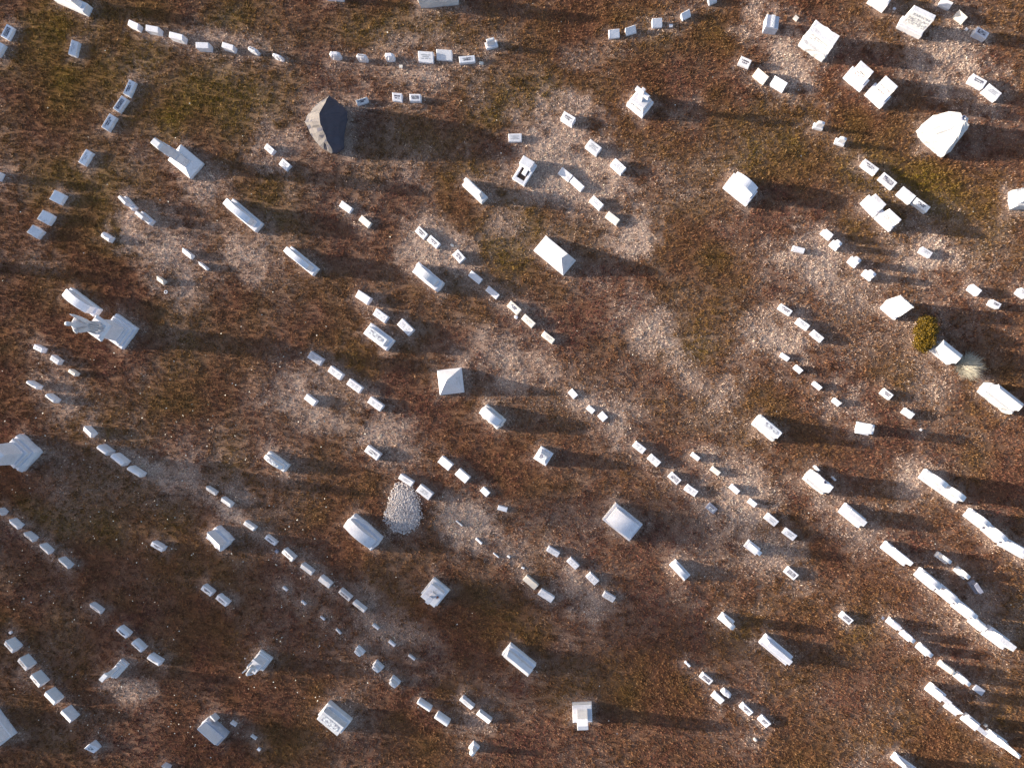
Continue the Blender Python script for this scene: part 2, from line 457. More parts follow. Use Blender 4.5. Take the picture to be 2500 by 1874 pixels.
# ------------------------------------------------------------------ the gravestones
# '@ phrase ; defaults' opens a row; each line: tile of the survey sheet, three outline
# corners (west, north, east), then what differs from the row's defaults; '#' own label
TX = 500; TYS = [0, 380, 760, 1140, 1474]; TZ = 500 / 2072.0
DATA = """
@ in the curved row near the upper left edge ; h=.32 m=g k=b
00 1285 262 1315 208 1450 270 q=tilted
00 1470 330 1480 260 1650 290 h=.36
00 1705 395 1718 325 1895 372 h=.36
00 1980 505 1985 435 2145 445
01 165 490 180 430 325 475 h=.3
01 428 510 435 452 560 515 k=r i=2 q=lumpy
01 672 580 680 535 808 575 k=r q=lumpy
@ in the row above the dark boulder ; h=.34 m=g k=r
01 1255 590 1255 518 1385 528
01 1528 612 1528 545 1655 555 i=2
01 1815 612 1818 535 1928 540
02 85 628 88 525 247 535 k=s m=w i=1 h=.3
02 268 605 272 508 435 518 k=s m=w h=.3
02 505 652 505 580 660 565 k=b m=w i=2 h=.2
02 708 660 708 622 745 620 k=b m=t h=.08 q=tiny
@ in the trio right of the dark boulder ; h=.24 m=g k=s i=5
01 1540 1070 1530 1020 1645 985 h=.2
01 1893 1018 1897 940 2003 955
02 0 1032 3 957 120 960 k=b i=3
@ in the slanting pair below the dark boulder ; h=.2 m=g k=b i=1
01 598 1495 630 1453 722 1530
11 747 85 785 28 878 105
@ in the rising row along the top edge ; h=.26 m=w k=s
03 -60 392 -55 312 55 298
03 118 362 105 292 215 258
03 375 283 382 197 488 190
03 685 212 662 152 762 98
03 960 52 930 -5 1025 -50
@ in the trio below left of rock-topped monument ; h=.32 m=w k=s
03 1245 650 1285 578 1388 622 i=5 m=g
03 1398 765 1450 697 1560 785 m=t
03 1573 855 1628 773 1750 850 m=w
@ in the trio below the white cross ; h=.26 m=w k=b
02 1518 1210 1570 1133 1690 1210 i=2 h=.32
02 1772 1487 1828 1412 1945 1505 i=1
13 -45 100 10 30 120 130 i=1
@ in the touching pair near the upper right edge ; h=.3 m=w k=b i=1
04 1493 828 1550 752 1697 835 i=2
04 1637 930 1710 852 1843 953
@ in the short row at the top right corner ; h=.3 m=g k=s
04 1210 40 1240 -10 1350 45
04 1360 165 1410 110 1495 185 m=t h=.25
04 1543 345 1590 278 1715 350 m=b i=3 k=b
@ in the stained row below the white boulder ; h=.26 m=x k=b
14 412 105 460 35 600 135 i=2
14 590 240 657 173 787 280 i=3
14 777 395 845 315 977 415
14 930 487 980 423 1122 525 i=2
@ in the small pair left of the white boulder ; h=.5 m=w d=.7,.5,.5,serp hb=.14
03 1990 1295 2035 1245 2132 1270
04 135 1450 185 1400 280 1430
@ in the slanting row of four, right side ; h=.5 m=w d=.72,.55,.55,serp hb=.14
14 10 790 45 745 130 815 d=.85,.6,.42,flat
14 92 900 150 858 220 915
14 280 1070 335 1020 410 1080
14 423 1200 475 1155 560 1220
@ in the trio above the dry grass clump ; h=.32 m=w k=b
14 1490 1350 1545 1293 1645 1370
14 1690 1500 1740 1450 1848 1510 i=2
14 1975 1385 2030 1330 2130 1400 m=g i=4
@ in the lettered trio left of the green shrub ; h=.25 m=w k=b i=2
13 1648 1545 1690 1497 1803 1575 i=5
23 1825 115 1868 65 1980 145 i=1
23 1970 228 2020 187 2125 275 i=1
@ in the tiny row below the lettered trio ; h=.22 m=g k=s
23 1667 450 1700 418 1780 475 h=.16
23 1808 575 1838 535 1910 595
23 1993 735 2025 705 2108 770
24 118 905 155 870 230 930 i=1
@ in the pair left of the white gabled monument ; h=.25 m=w k=b
24 607 825 655 775 752 850 i=5
24 825 1020 865 970 968 1040
@ in the row right of the cradle grave ; h=.14 m=w k=b
12 1498 178 1545 120 1655 205
12 1620 265 1660 218 1770 315
12 1815 460 1862 408 1965 500 i=1 h=.18
12 1975 620 2018 568 2130 650 m=t h=.18
@ in the low pair above the barrel-shaped monument ; h=.14 m=w k=b
11 1357 508 1388 457 1500 535
11 1555 650 1588 603 1690 687 m=t
@ in the long row across the picture centre ; h=.13 m=w k=b
12 52 762 97 715 192 803 i=5 h=.18 m=x
12 175 852 215 805 315 895 i=5 h=.18
12 432 1000 487 950 567 1040 i=2 h=.2
12 593 1210 630 1163 738 1252
12 767 1362 802 1320 912 1408 m=g
12 985 1520 1027 1470 1132 1560 i=2 m=t h=.16
22 1132 75 1170 28 1275 120 i=1 m=t h=.18
22 1330 240 1370 205 1475 290 m=t i=1 h=.18
@ in the trio around the stained tablet ; h=.3 m=g k=b
11 1520 1420 1565 1360 1697 1450
11 1697 1600 1745 1545 1870 1640 i=4
21 1950 135 1998 68 2120 185 i=4
@ in the framed grey row left of the pyramid ; h=.25 m=g k=b i=4
21 1037 462 1080 397 1212 487 m=b
21 1243 603 1287 547 1413 640
21 1433 735 1475 675 1605 770
21 1643 915 1690 858 1818 955
@ in the row right of the gravel mound ; h=.25 m=w k=b
22 285 1520 340 1458 445 1545
32 460 72 515 10 617 100
32 713 240 750 195 815 255 h=.1
32 890 428 900 383 990 410 h=.1
@ in the pair above the gravel mound ; h=.25 m=g k=b i=1
32 -115 110 -75 60 52 145
32 70 240 118 167 240 262
@ in the tiny string by the gravel mound ; h=.08 m=w k=b
32 465 545 478 537 538 590
32 665 730 680 712 738 765
32 843 873 852 864 907 908 h=.05
32 985 905 998 888 1022 905 h=.05
32 1127 1022 1140 1005 1168 1015 h=.06
@ in the clean pair right of cross pedestal ; h=.2 m=t k=s
32 1142 1140 1190 1087 1307 1190
32 1297 1290 1335 1223 1467 1310 m=w
@ in the framed row right of cross pedestal ; h=.22 m=b k=b i=4
32 1382 845 1412 793 1523 857
32 1587 950 1632 905 1722 990
32 1782 1105 1828 1053 1917 1145 m=g
32 1942 1300 1980 1248 2090 1315 m=g
@ in the tiny trio right of the pyramid ; h=.12 m=w k=b
22 1603 820 1645 782 1703 845
22 1782 982 1820 950 1883 1000
22 1903 1055 1950 1010 2005 1070
@ in the framed row above the big sarcophagus ; h=.22 m=g k=b i=4
23 180 1360 220 1313 322 1390
23 330 1485 375 1440 472 1525 m=w
33 540 95 580 45 675 130 i=3
33 700 225 740 175 850 245
@ in the row of six, right of sarcophagus ; h=.22 m=g k=b
23 767 1455 795 1423 872 1480
23 968 1600 995 1562 1075 1625 m=t
33 1160 205 1190 167 1270 240
33 1343 350 1375 315 1447 372 m=w
33 1510 510 1555 460 1662 550 m=w i=1 h=.3
33 1690 655 1735 607 1850 695 m=w i=1 h=.3
@ in the square trio near the left edge ; h=.36 m=w k=s
10 517 450 575 353 668 400
10 392 655 452 555 552 605
10 283 795 350 705 447 755 m=g
@ in the pair below the tall obelisk, upper left ; m=g d=.66,.6,.62,flat hb=.2
10 1240 440 1275 400 1390 530
10 1400 605 1440 560 1570 665
@ in the pair below the long wing tablet, left ; h=.28 m=w k=s
10 1823 965 1857 925 1965 1015
10 1992 1088 2013 1060 2110 1140
@ in the trio below the winged statue ; h=.26 m=g k=b i=4
20 328 370 362 322 475 382
20 497 480 540 428 642 500
20 687 605 717 570 807 632 m=t i=1
@ in the rounded pair below the winged statue ; h=.34 m=w k=c
20 257 725 300 685 440 762 i=1
20 457 855 495 812 608 900 i=1
@ in the row right of the great pedestal ; h=.42 m=w k=s
20 815 1190 885 1145 985 1245
20 972 1375 1030 1330 1160 1425 k=c m=g h=.45 q=barrel-topped
20 1118 1470 1170 1415 1310 1525 k=c m=g h=.45 q=barrel-topped
20 1277 1590 1330 1550 1482 1645 k=c h=.4
@ in the row running off the left edge ; h=.4 m=g k=s
30 -50 445 0 405 65 460
30 65 550 130 508 238 600
30 210 680 280 643 393 730 i=2
30 375 800 435 762 545 855 i=1
30 568 940 630 900 742 1000
@ in the row of five at the bottom left ; h=.46 m=g k=s
40 20 400 108 340 207 445 i=5 m=w
40 157 575 245 510 345 620 i=5 m=w
40 288 740 370 675 470 790 i=5 m=w
40 433 920 510 848 618 962 m=w
40 600 1100 675 1033 777 1143
@ in the shaded trio above the broken scroll ; h=.3 m=g k=c i=1
40 1173 265 1230 208 1335 295 i=5
40 1327 400 1380 343 1485 435
40 1487 550 1530 488 1657 570
@ in the shaded pair left of the line of blocks ; h=.3 m=g k=b i=2
31 -50 1225 10 1180 115 1260
31 107 1325 155 1273 262 1360
@ in the pair above the rough slanted monument, left ; h=.28 m=w k=s
31 -10 230 25 182 133 250 i=1
31 145 345 185 287 290 365
@ in the long line below the rough slanted monument ; h=.34 m=w k=s
31 387 575 425 530 530 605 i=1 h=.22 k=b
31 600 718 640 677 743 755 i=5 h=.22 k=b
31 763 870 825 808 930 905 i=5
31 950 1020 1000 958 1115 1045
31 1132 1150 1190 1085 1300 1170
31 1337 1275 1390 1220 1497 1310 i=3
31 1483 1390 1525 1340 1640 1430 i=1
@ in the tiny string below the long line ; h=.1 m=w k=b
31 780 1220 800 1200 843 1237
31 967 1360 988 1343 1030 1380
31 1163 1515 1178 1500 1220 1535 m=g
41 1323 260 1333 243 1380 290
@ in the tiny string above the bottom tablets ; h=.12 m=g k=b
31 1690 1600 1710 1578 1768 1625
41 1853 385 1875 360 1932 410
42 -20 520 5 508 65 555
@ in the small trio near the bottom, left of centre ; m=w d=.8,.6,.5,serp hb=.16 i=9
41 1530 455 1550 410 1618 475
41 1705 615 1732 558 1807 628
41 1875 770 1900 713 1975 780
@ in the stained pair at the bottom centre ; h=.28 m=x k=c
42 70 1000 105 953 230 1040
42 247 1150 290 1085 415 1175
@ in the plain pair at the bottom centre ; h=.25 m=g k=s i=1
42 497 985 540 923 660 1020
42 668 1130 712 1067 838 1160 m=w
@ in the cluster at the bottom, right of centre ; h=.2 m=w k=b
43 707 590 718 568 772 620 h=.12 q=tiny
43 855 735 890 682 1000 765 i=3
43 970 925 1015 878 1120 965
43 1060 880 1105 838 1203 920 k=r m=g h=.22
43 1257 1030 1300 988 1407 1090 i=5
43 1440 1160 1490 1115 1590 1205 m=g i=2
@ in the leaning row left of the tall obelisk ; h=.2 m=w k=b i=1
00 1250 945 1318 805 1382 850 i=5
00 1148 1095 1237 970 1302 1020 i=3
00 1032 1285 1112 1152 1185 1200 i=5
10 797 65 878 -62 950 -20 i=1
@ in the trio above the long family row ; m=x d=.8,.6,.5,serp hb=.15
34 1165 895 1200 852 1320 935
34 1357 1040 1400 995 1505 1090
34 1502 1165 1555 1133 1640 1250 m=s d=.85,.7,.4,flat
@ in the stained trio below the long family row ; m=w d=.75,.6,.6,serp hb=.16
44 670 175 708 128 820 215 d=.9,.7,.42,flat
44 805 295 845 250 945 335
44 970 430 1020 385 1125 480
@ in the flat pair at the top left edge ; h=.2 m=w k=b
00 15 365 80 248 155 298 i=3
00 -62 545 0 430 60 467
"""
MONS = """
00 530 5 575 -90 935 65 hb=.35 d=.78,.5,1.1,gable m=w # large gabled white monument cut by the upper left edge
01 1215 -5 1235 -100 1420 -85 hb=.3 d=.85,.6,.7,flat m=g # grey monument just showing at the top edge, left half
02 90 52 70 -80 480 -115 hb=.7 d=.8,.6,1.3,flat m=w rough # wide rock-faced white monument cut by the top edge
04 490 0 580 -100 735 0 hb=.5 d=.8,.5,.9,flat m=w # white monument cut by the top edge above rock-topped monument
02 775 508 768 437 882 405 hb=.12 d=.66,.4,.5,flat m=w i=9 # small white tablet on plinth above the tiny tan block
P 1949 108 1979 71 2037 112 hb=.35 d=.94,.66,1.0,rockt,1,.08 m=w rough i=1 # big white rock-topped monument near the upper right corner
P 2190 67 2203 40 2259 66.5 hb=.22 d=.92,.5,1.15,flat m=w # broad white tablet lettered BARTON on plinth, top right
P 2059.6 188.5 2082 164 2121 198 hb=.25 d=.76,.42,1.05,flat m=w i=5 # upper left of two tall white tablets near white boulder
P 2111.4 230 2137 205 2174 238 hb=.28 d=.76,.42,1.25,flat m=w i=5 # lower right of two tall white tablets near white boulder
P 159 720 176 703 249 756 hb=.22 d=.82,.85,.7,serp m=w # thick white scroll tablet just above the winged statue
11 222 522 290 440 592 690 hb=.2 d=.8,.6,.95,serp m=w # long white wing tablet with shaded back, upper left
11 825 990 880 922 1155 1145 hb=.2 d=.82,.62,.9,serp m=w # long white tablet below right of the wing tablet
12 535 300 590 235 788 420 hb=.2 d=.8,.42,.8,flat m=x # narrow white tablet left of the cradle grave
12 20 1165 95 1080 357 1295 hb=.4 d=.76,.6,.8,serp m=g mat2=x rough # barrel-shaped grey monument on rough base left of centre
P 1765 457 1793.5 426 1848 470 hb=.32 d=.86,.55,.95,serp,1,.12 m=w # smooth white slant-faced monument with curved top right of centre
14 415 480 505 403 640 540 hb=.2 d=.78,.42,.85,flat m=w i=1 # upper left of two shorter white tablets below stained row
14 555 625 640 555 790 690 hb=.2 d=.8,.42,.85,flat m=w i=5 # lower right of two shorter white tablets below stained row
P 2466 510 2463 464 2540 458 hb=.45 d=.72,.6,1.2,flat m=w rough # large white rough-based monument cut by right edge, upper part
21 1613 219 1690 122 1922 300 hb=.3 d=.8,.6,.65,flat m=g mat2=x i=9 # stained grey tablet on pale base beside framed blocks
21 603 1475 668 1413 863 1558 hb=.2 d=.86,.5,.6,serp m=x i=9 # stained white tablet standing alone below left framed row
22 700 1030 780 935 978 1100 hb=.42 d=.78,.6,.85,serp m=w rough # white rough-based monument below right of the pyramid
22 1260 1480 1332 1365 1450 1440 hb=.2 d=.72,.72,.75,hip m=w i=9 # square stepped white stone right of the centre
P 1833.7 1033.6 1855 1011 1908 1054 hb=.35 d=.82,.55,.9,flat m=w rough i=9 # thick white monument with stained top, right of centre
P 1473 1266 1502 1227.8 1566 1279.7 hb=.28 d=.84,.76,.75,serp m=g # big pale sarcophagus with two top panels below centre
P 1960 1168 1978.4 1143 2028 1183 hb=.32 d=.86,.6,.85,rockt,1,.05 m=w rough # rock-faced white monument with dark hole, right side
P 2267 851 2287 832 2335 871 hb=.28 d=.95,.95,.85,gable m=w mat2=x # stained white gabled tomb between green shrub and dry grass
P 2384.5 953.5 2412 928 2491 988 hb=.5 d=.82,.62,1.05,gable m=w rough # large clean white gabled monument at right edge
24 362 1222 380 1118 515 1145 hb=.18 d=.5,.8,.95,round,1 m=w i=9 # white round-topped tablet tilting right beside a long shadow
P 503 1310 533 1280 571 1317 hb=.36 d=.86,.72,.95,slant,1,-.05 m=g rough # rough slanted grey-white monument, lower left
31 1400 600 1515 465 1805 710 hb=.34 d=.86,.6,.75,serp m=g rough # broad grey monument with long top panel left of gravel mound
33 562 990 615 930 762 1085 hb=.22 d=.85,.55,.5,serp m=w # small rounded white tablet below the big sarcophagus
33 1310 795 1355 732 1475 825 hb=.16 d=.72,.5,.85,serp m=w # white tablet leaning past its plinth right of sarcophagus
33 1045 1525 1095 1465 1215 1560 hb=.16 d=.75,.55,.9,round m=x # stained round tablet on plinth at lower right centre
34 190 445 270 367 470 530 hb=.22 d=.84,.5,.7,flat m=w # white tablet below right of the monument with hole
34 620 810 675 745 905 930 hb=.2 d=.8,.5,.85,flat m=w # narrow white tablet left of the small stained trio
P 2242.7 1164.8 2261.5 1145.4 2348 1207 hb=.22 d=.82,.5,.85,serp,2 m=x i=1 # two white tablets on one long plinth, right side
P 2352 1257.6 2368.4 1239.5 2411 1272 hb=.25 d=.86,.5,.75,serp m=w # left of three joined white tablets at the right edge
P 2395 1292 2411 1274 2451 1308 hb=.25 d=.86,.5,.75,serp m=w # middle of three joined white tablets at the right edge
P 2434.6 1328 2451 1310 2511 1344 hb=.25 d=.86,.5,.75,serp m=w # right of three joined white tablets at the right edge
34 955 1085 1025 1012 1218 1172 hb=.25 d=.86,.5,.75,serp m=w # first tablet of the long white family row, lower right
34 1147 1232 1215 1164 1398 1315 hb=.25 d=.86,.5,.75,serp m=w # second tablet of the long white family row
34 1330 1395 1400 1330 1565 1465 hb=.25 d=.86,.5,.8,serp m=w # third tablet of the long white family row
44 1495 170 1558 112 1690 218 hb=.25 d=.86,.5,.5,flat m=x # low fourth stone of the long white family row
44 1640 300 1712 212 1925 365 hb=.28 d=.8,.5,.95,flat m=w # last and tallest tablet of the long white family row
44 1190 605 1230 567 1370 670 hb=.16 d=.8,.6,.6,round m=t # pale tan rounded stone above the white gabled row end
44 1350 718 1400 680 1505 770 hb=.18 d=.78,.6,.6,serp m=x # stained small tablet left of the flat blue slab
44 1065 855 1130 793 1285 920 hb=.3 d=.78,.5,.95,flat m=w # first white tablet of the bottom right row
44 1250 1025 1315 985 1435 1080 hb=.2 d=.9,.8,.5,slant m=g i=1 # grey lettered slant stone second in the bottom right row
44 1425 1155 1490 1103 1635 1220 hb=.25 d=.8,.5,.95,flat m=w mat2=b # blue-grey tablet on white base, third in bottom right row
44 725 1555 768 1498 1010 1680 hb=.2 d=.85,.5,.9,flat m=w # long white tablet cut by the bottom edge at right
40 -270 1190 -60 1030 148 1310 hb=.3 d=.96,.96,.9,flat m=g # huge flat grey vault cut by the lower left edge
P 483.5 1776.5 510 1746 559 1789 hb=.34 d=.86,.74,.95,slant,1,-.06 m=b mat2=g rough # large polished blue-grey monument with white slanted top, bottom left
41 1158 1115 1260 982 1483 1165 hb=.25 d=.9,.72,.62,flat,1,-.08 m=x i=9 # broad white stone with heavy black stain, bottom left centre
42 940 505 1020 393 1275 605 hb=.28 d=.9,.55,.78,gable m=w # pale roof-topped grave monument at the bottom centre
42 600 1455 640 1385 705 1440 hb=.14 d=.6,.6,.6,round m=x # small broken stained stone at the bottom edge
P 1401 1762 1399.5 1715 1442 1713.7 hb=.3 d=.62,.55,1.35,peak m=w i=5 # white stepped pedestal with pointed top, bottom centre-right
43 1465 385 1535 303 1800 530 hb=.2 d=.9,.48,.6,flat m=g # long pale grey tablet at the lower right
10 -60 215 -20 140 28 195 hb=.2 d=.8,.5,.9,flat m=g # grey stone barely showing at the left edge, upper part
10 -420 1060 -370 990 -180 1110 hb=.25 d=.85,.6,1.3,flat m=g # tablet beyond the left edge casting a band of shadow
P 2151 750.7 2170.7 728 2205 758 hb=.24 d=.96,.8,1.05,slant,1,.1 m=g rough # grey slant monument with raised name above the green shrub
"""
SINGLES = """
02 1003 1435 1003 1357 1133 1357 h=.16 m=w k=b i=1 # small white upright block beside dead stalks, upper centre
00 693 555 730 405 810 432 h=.2 m=g k=b i=1 # lone grey lettered block near the upper left corner
03 1505 325 1530 155 1665 175 h=.5 m=b k=b # blue-grey block with pale name tablet left of rock-topped monument
10 1020 815 1052 762 1158 835 h=.26 m=g k=c i=1 # lone rounded grey block in straw patch, left
10 1560 1245 1597 1207 1688 1275 h=.28 m=t k=s # tan weathered block beside the little white ring, left
13 1788 960 1812 910 1932 945 h=.2 m=w k=b # white block left of the four small tablets
14 1000 975 1040 920 1150 985 h=.2 m=g k=b i=1 # grey block in dry patch right of the small tablets
21 1000 880 1045 830 1147 910 h=.22 m=w k=b # plain bright white block below framed grey row
21 1613 1410 1665 1347 1790 1445 h=.25 m=g k=b i=2 # grey block with stained face above the gravel mound pair
33 920 405 965 360 1045 425 h=.05 m=s k=f i=2 # flat dark slab sunk in the grass below six-block row
33 1710 1055 1755 1003 1865 1090 h=.18 m=w k=b i=3 # white block with black panel below the six-block row
30 1520 785 1560 732 1685 810 h=.3 m=g k=b i=2 # lone shaded grey block left of the rough slanted monument
30 885 1415 935 1357 1052 1445 h=.3 m=g k=s i=5 # lone shaded lettered block at the lower left
34 190 1500 240 1462 352 1550 h=.26 m=w k=b i=3 # white block with black face alone at lower right
44 1548 855 1590 812 1682 880 h=.06 m=b k=f # flat blue-grey slab sunk in the grass at lower right
44 1665 1225 1683 1205 1708 1228 h=.1 m=t k=b # tiny tan cube in shadow of the bottom right row
40 870 1450 945 1387 1003 1455 h=.34 m=g k=s i=2 # cube-like grey block near the bottom left corner
40 1615 1655 1660 1612 1735 1650 h=.3 m=g k=s # grey block cut by the bottom edge, left part
41 60 1130 85 1112 137 1165 h=.3 m=x k=b # small stained block tucked behind polished blue-grey monument
41 240 1215 275 1180 330 1215 h=.2 m=g k=s # small grey wedge right of polished blue-grey monument
41 453 1345 475 1318 525 1355 h=.15 m=w k=s # small white wedge in shadow right of polished monument
41 525 1468 545 1448 570 1468 h=.06 m=w k=f # tiny flat white square near the bottom edge, left
40 85 290 105 268 125 285 h=.05 m=g k=f # tiny grey square above the bottom left row
31 705 850 725 828 752 850 h=.06 m=s k=f # small flat dark square left of the long line
24 1015 1195 1028 1182 1046 1197 h=.06 m=g k=f # tiny flat grey chip below the pair at right
01 1965 690 1968 658 2003 660 h=.06 m=t k=f # tiny pale flat square left of the upper white blocks
03 553 280 555 248 590 245 h=.06 m=g k=f # tiny bluish flat square in the rising row
03 1810 190 1830 150 1865 180 h=.05 m=t k=f # small pale irregular slab right of blue-grey block
04 745 95 755 72 778 85 h=.05 m=g k=f # tiny grey slab in shadow near the top right
04 1475 295 1488 280 1508 298 h=.06 m=g k=f # tiny flat chip left of the black-panelled top right block
22 1055 60 1070 35 1100 55 h=.08 m=w k=r # small pale fieldstone beside the long centre row
12 405 905 420 888 455 908 h=.05 m=t k=r # small pale fieldstone in the long centre row
43 1400 1370 1415 1345 1450 1370 h=.08 m=t k=r # pale fieldstone alone at the bottom right
34 625 1525 643 1508 665 1525 h=.04 m=s k=f # tiny dark square beside the stained trio, lower right
34 118 100 130 83 172 128 h=.15 m=w k=b # small white footstone behind the monument with hole
33 2010 -5 2030 -25 2078 30 h=.2 m=w k=b # small white stone touching back of monument with hole
"""
ORD = ["first", "second", "third", "fourth", "fifth", "sixth", "seventh", "eighth", "ninth"]
MATW = {'w': 'white', 'g': 'grey', 'b': 'blue-grey', 't': 'tan', 'x': 'stained', 's': 'slate'}

def parse(line):
    label = None
    if '#' in line:
        line, label = line.split('#', 1)
        label = label.strip()
    p = line.split()
    x0, y0, z = 0.0, 0.0, 1.0
    if p[0] != 'P':
        y0, x0, z = TYS[int(p[0][0])], TX * int(p[0][1]), TZ
    c = [float(v) for v in p[1:7]]
    pts = [(x0 + c[i] * z, y0 + c[i + 1] * z) for i in (0, 2, 4)]
    op = {}
    for w in p[7:]:
        if '=' in w:
            k, v = w.split('=', 1); op[k] = v
        else: op[w] = '1'
    return pts, op, label

def make(pts, op, rnd):
    i = int(op.get('i', 0))
    if 'd' in op:
        hb = float(op.get('hb', .2))
        return headstone("headstone", solve(*pts, hb), hb, op['d'], op.get('m', 'w'), i, rnd, 'rough' in op, op.get('mat2')), 'headstone'
    h = float(op.get('h', .25))
    nm = "flat_marker" if op.get('k') == 'f' else "grave_marker"
    return marker(nm, solve(*pts, h), h, op.get('m', 'w'), op.get('k', 'b'), i, rnd), 'gravestone'

NAMED = {}
rows, cur = [], None
for ln in DATA.strip().splitlines():
    if ln.startswith('@'):
        ph, df = ln[1:].split(';')
        cur = (ph.strip(), dict(w.split('=', 1) for w in df.split()), [])
        rows.append(cur)
    else:
        cur[2].append(ln)
for ph, df, lines in rows:
    items = []
    for ln in lines:
        pts, op, lab = parse(ln)
        o2 = dict(df); o2.update(op)
        if 'd' in df and 'k' in op: o2.pop('d')
        items.append((pts, o2))
    items.sort(key=lambda t: t[0][0][0])
    for k, (pts, op) in enumerate(items):
        o, cat = make(pts, op, random)
        noun = {'d': 'tablet', 'b': 'block', 's': 'slant block', 'r': 'rounded stone', 'c': 'rounded block', 'f': 'slab'}['d' if 'd' in op else op.get('k', 'b')]
        q = (op['q'] + ' ') if 'q' in op else ''
        n = len(items)
        pos = ('left one' if k == 0 else 'right one') if n == 2 else f"{ORD[k]} from left"
        tag(o, f"{q}{MATW[op.get('m', 'w')]} {noun}, {pos} {ph}", cat, "stones " + ph)
for src in (MONS, SINGLES):
    for ln in src.strip().splitlines():
        pts, op, lab = parse(ln)
        o, cat = make(pts, op, random)
        if 'd' in op: o.name = 'monument' if ('rough' in op or 'gable' in op['d']) else 'headstone'
        tag(o, lab, 'monument' if o.name.startswith('monument') else cat)
        NAMED[lab] = (o, pts, op)

# ------------------------------------------------------------------ single monuments
def find(s):
    for k in NAMED:
        if s in k: return NAMED[k][0]

def lettering(text, size, mat, parent, loc, rot, name="name_lettering", depth=.006):
    cu = bpy.data.curves.new("letters", 'FONT')
    cu.body = text; cu.size = size; cu.extrude = depth; cu.align_x = 'CENTER'; cu.align_y = 'CENTER'
    t = bpy.data.objects.new("letters", cu)
    COL.objects.link(t)
    dg = bpy.context.evaluated_depsgraph_get()
    me = bpy.data.meshes.new_from_object(t.evaluated_get(dg))
    bpy.data.objects.remove(t); bpy.data.curves.remove(cu)
    o = link(name, me, None, parent)
    me.materials.clear(); me.materials.append(mat)
    o.location = loc; o.rotation_euler = rot
    return o

# BARTON: raised name high on the front, two columns of small text below
o = find("BARTON")
tb = [c for c in o.children if c.name.startswith("tablet")][0]
xs = [v.co.x for v in tb.data.vertices]; ys = [v.co.y for v in tb.data.vertices]
l = max(xs) - min(xs); yf = min(ys)
lettering("BARTON", .17, M['ink2'], tb, (0, yf - .004, 1.0), (R(90), 0, 0))
fn = lambda a, b: (a, yf - .004, .62 + b)
MB().add([(-l * .44, yf - .002, .42), (l * .44, yf - .002, .42), (l * .44, yf - .002, .86), (-l * .44, yf - .002, .86)], [(0, 1, 2, 3)]).build("inscription_panel", M['lich2'], tb)
strokes(fn, l * .8, .4, 4, random, .014, two=True).build("inscription", M['ink2'], tb)

# the slant stone with a raised name
o = find("raised name above the green shrub")
tb = [c for c in o.children if c.name.startswith("tablet")][0]
top = sorted(tb.data.polygons, key=lambda p: p.center.z)[-1]
nrm = top.normal
lettering("SHUTTLER", .15, M['pale'], tb, Vector(top.center) + nrm * .004, (math.atan2(-nrm.y, nrm.z) , 0, 0))

# blue-grey block with the name on a pale tablet, read from the side
o = find("pale name tablet")
zt = max(v.co.z for v in o.data.vertices)
pl = MB().box(-.24, .24, -.07, .07, zt - .012, zt + .004).build("name_tablet", M['g'], o)
lettering("ALVORD", .11, M['pale'], pl, (0, 0, zt + .006), (0, 0, math.pi), depth=.003)

# monument with a dark vase hole
def vase_hole(o, x, y, z, r):
    mb = MB()
    n = 12
    ring = lambda q, zz: [(x + math.cos(2 * math.pi * i / n) * q, y + math.sin(2 * math.pi * i / n) * q, zz) for i in range(n)]
    mb.loft([ring(r * 1.15, z - .06), ring(r * 1.15, z + .03), ring(r * .9, z + .035), ring(r * .85, z - .01)], True, True)
    mb.build("flower_vase", M['metal'], o)
o = find("with dark hole")
vase_hole(o, .02, .10, .86, .055)

# ---- obelisk, upper left
loc, rz, L, W = solve((408, 387), (438, 352.6), (496, 401), .25)
ob = empty("obelisk", loc, rz); foot(loc, rz, L, W)
MB().box(-L / 2, L / 2, -W / 2, W / 2, -.06, .12, .015).build("base", M['w'], ob)
MB().loft([rring(L * .99, W * .98, .12), rring(.66, .36, .34)], True, True).build("sloped_plinth", M['w'], ob)
MB().loft([rring(.60, .31, .33), rring(.50, .285, 1.02)]).build("shaft", M['w'], ob)
MB().loft([rring(.54, .31, 1.015), rring(.54, .31, 1.06)]).build("band", M['w'], ob)
MB().loft([rring(.49, .28, 1.055), rring(.44, .27, 1.55)]).build("shaft", M['w'], ob)
MB().loft([rring(.34, .315, 1.30), rring(.34, .315, 1.56)]).build("carved_band", M['g'], ob)
MB().loft([rring(.45, .28, 1.545), rring(.41, .265, 2.02), rring(.30, .19, 2.12)]).build("cap", M['w'], ob)
tag(ob, "tall white obelisk on a sloped plinth, upper left", "obelisk")

# ---- obelisk, lower right
loc, rz, L, W = solve((500 * 4 + 1663 * TZ, 1474 + 1320 * TZ), (2000 + 1715 * TZ, 1474 + 1262 * TZ), (2000 + 1910 * TZ, 1474 + 1392 * TZ), .3)
ob = empty("obelisk", loc, rz); foot(loc, rz, L, W)
MB().box(-L / 2, L / 2, -W / 2, W / 2, -.06, .26, .02).build("base", M['x'], ob)
MB().box(-L * .38, L * .38, -W * .36, W * .36, .255, .5, .02).build("plinth", M['w'], ob)
MB().loft([rring(.34, .20, .495), rring(.27, .155, 1.5), rring(.02, .02, 1.6)]).build("shaft", M['w'], ob)
tag(ob, "slender white obelisk ending the bottom right row", "obelisk")

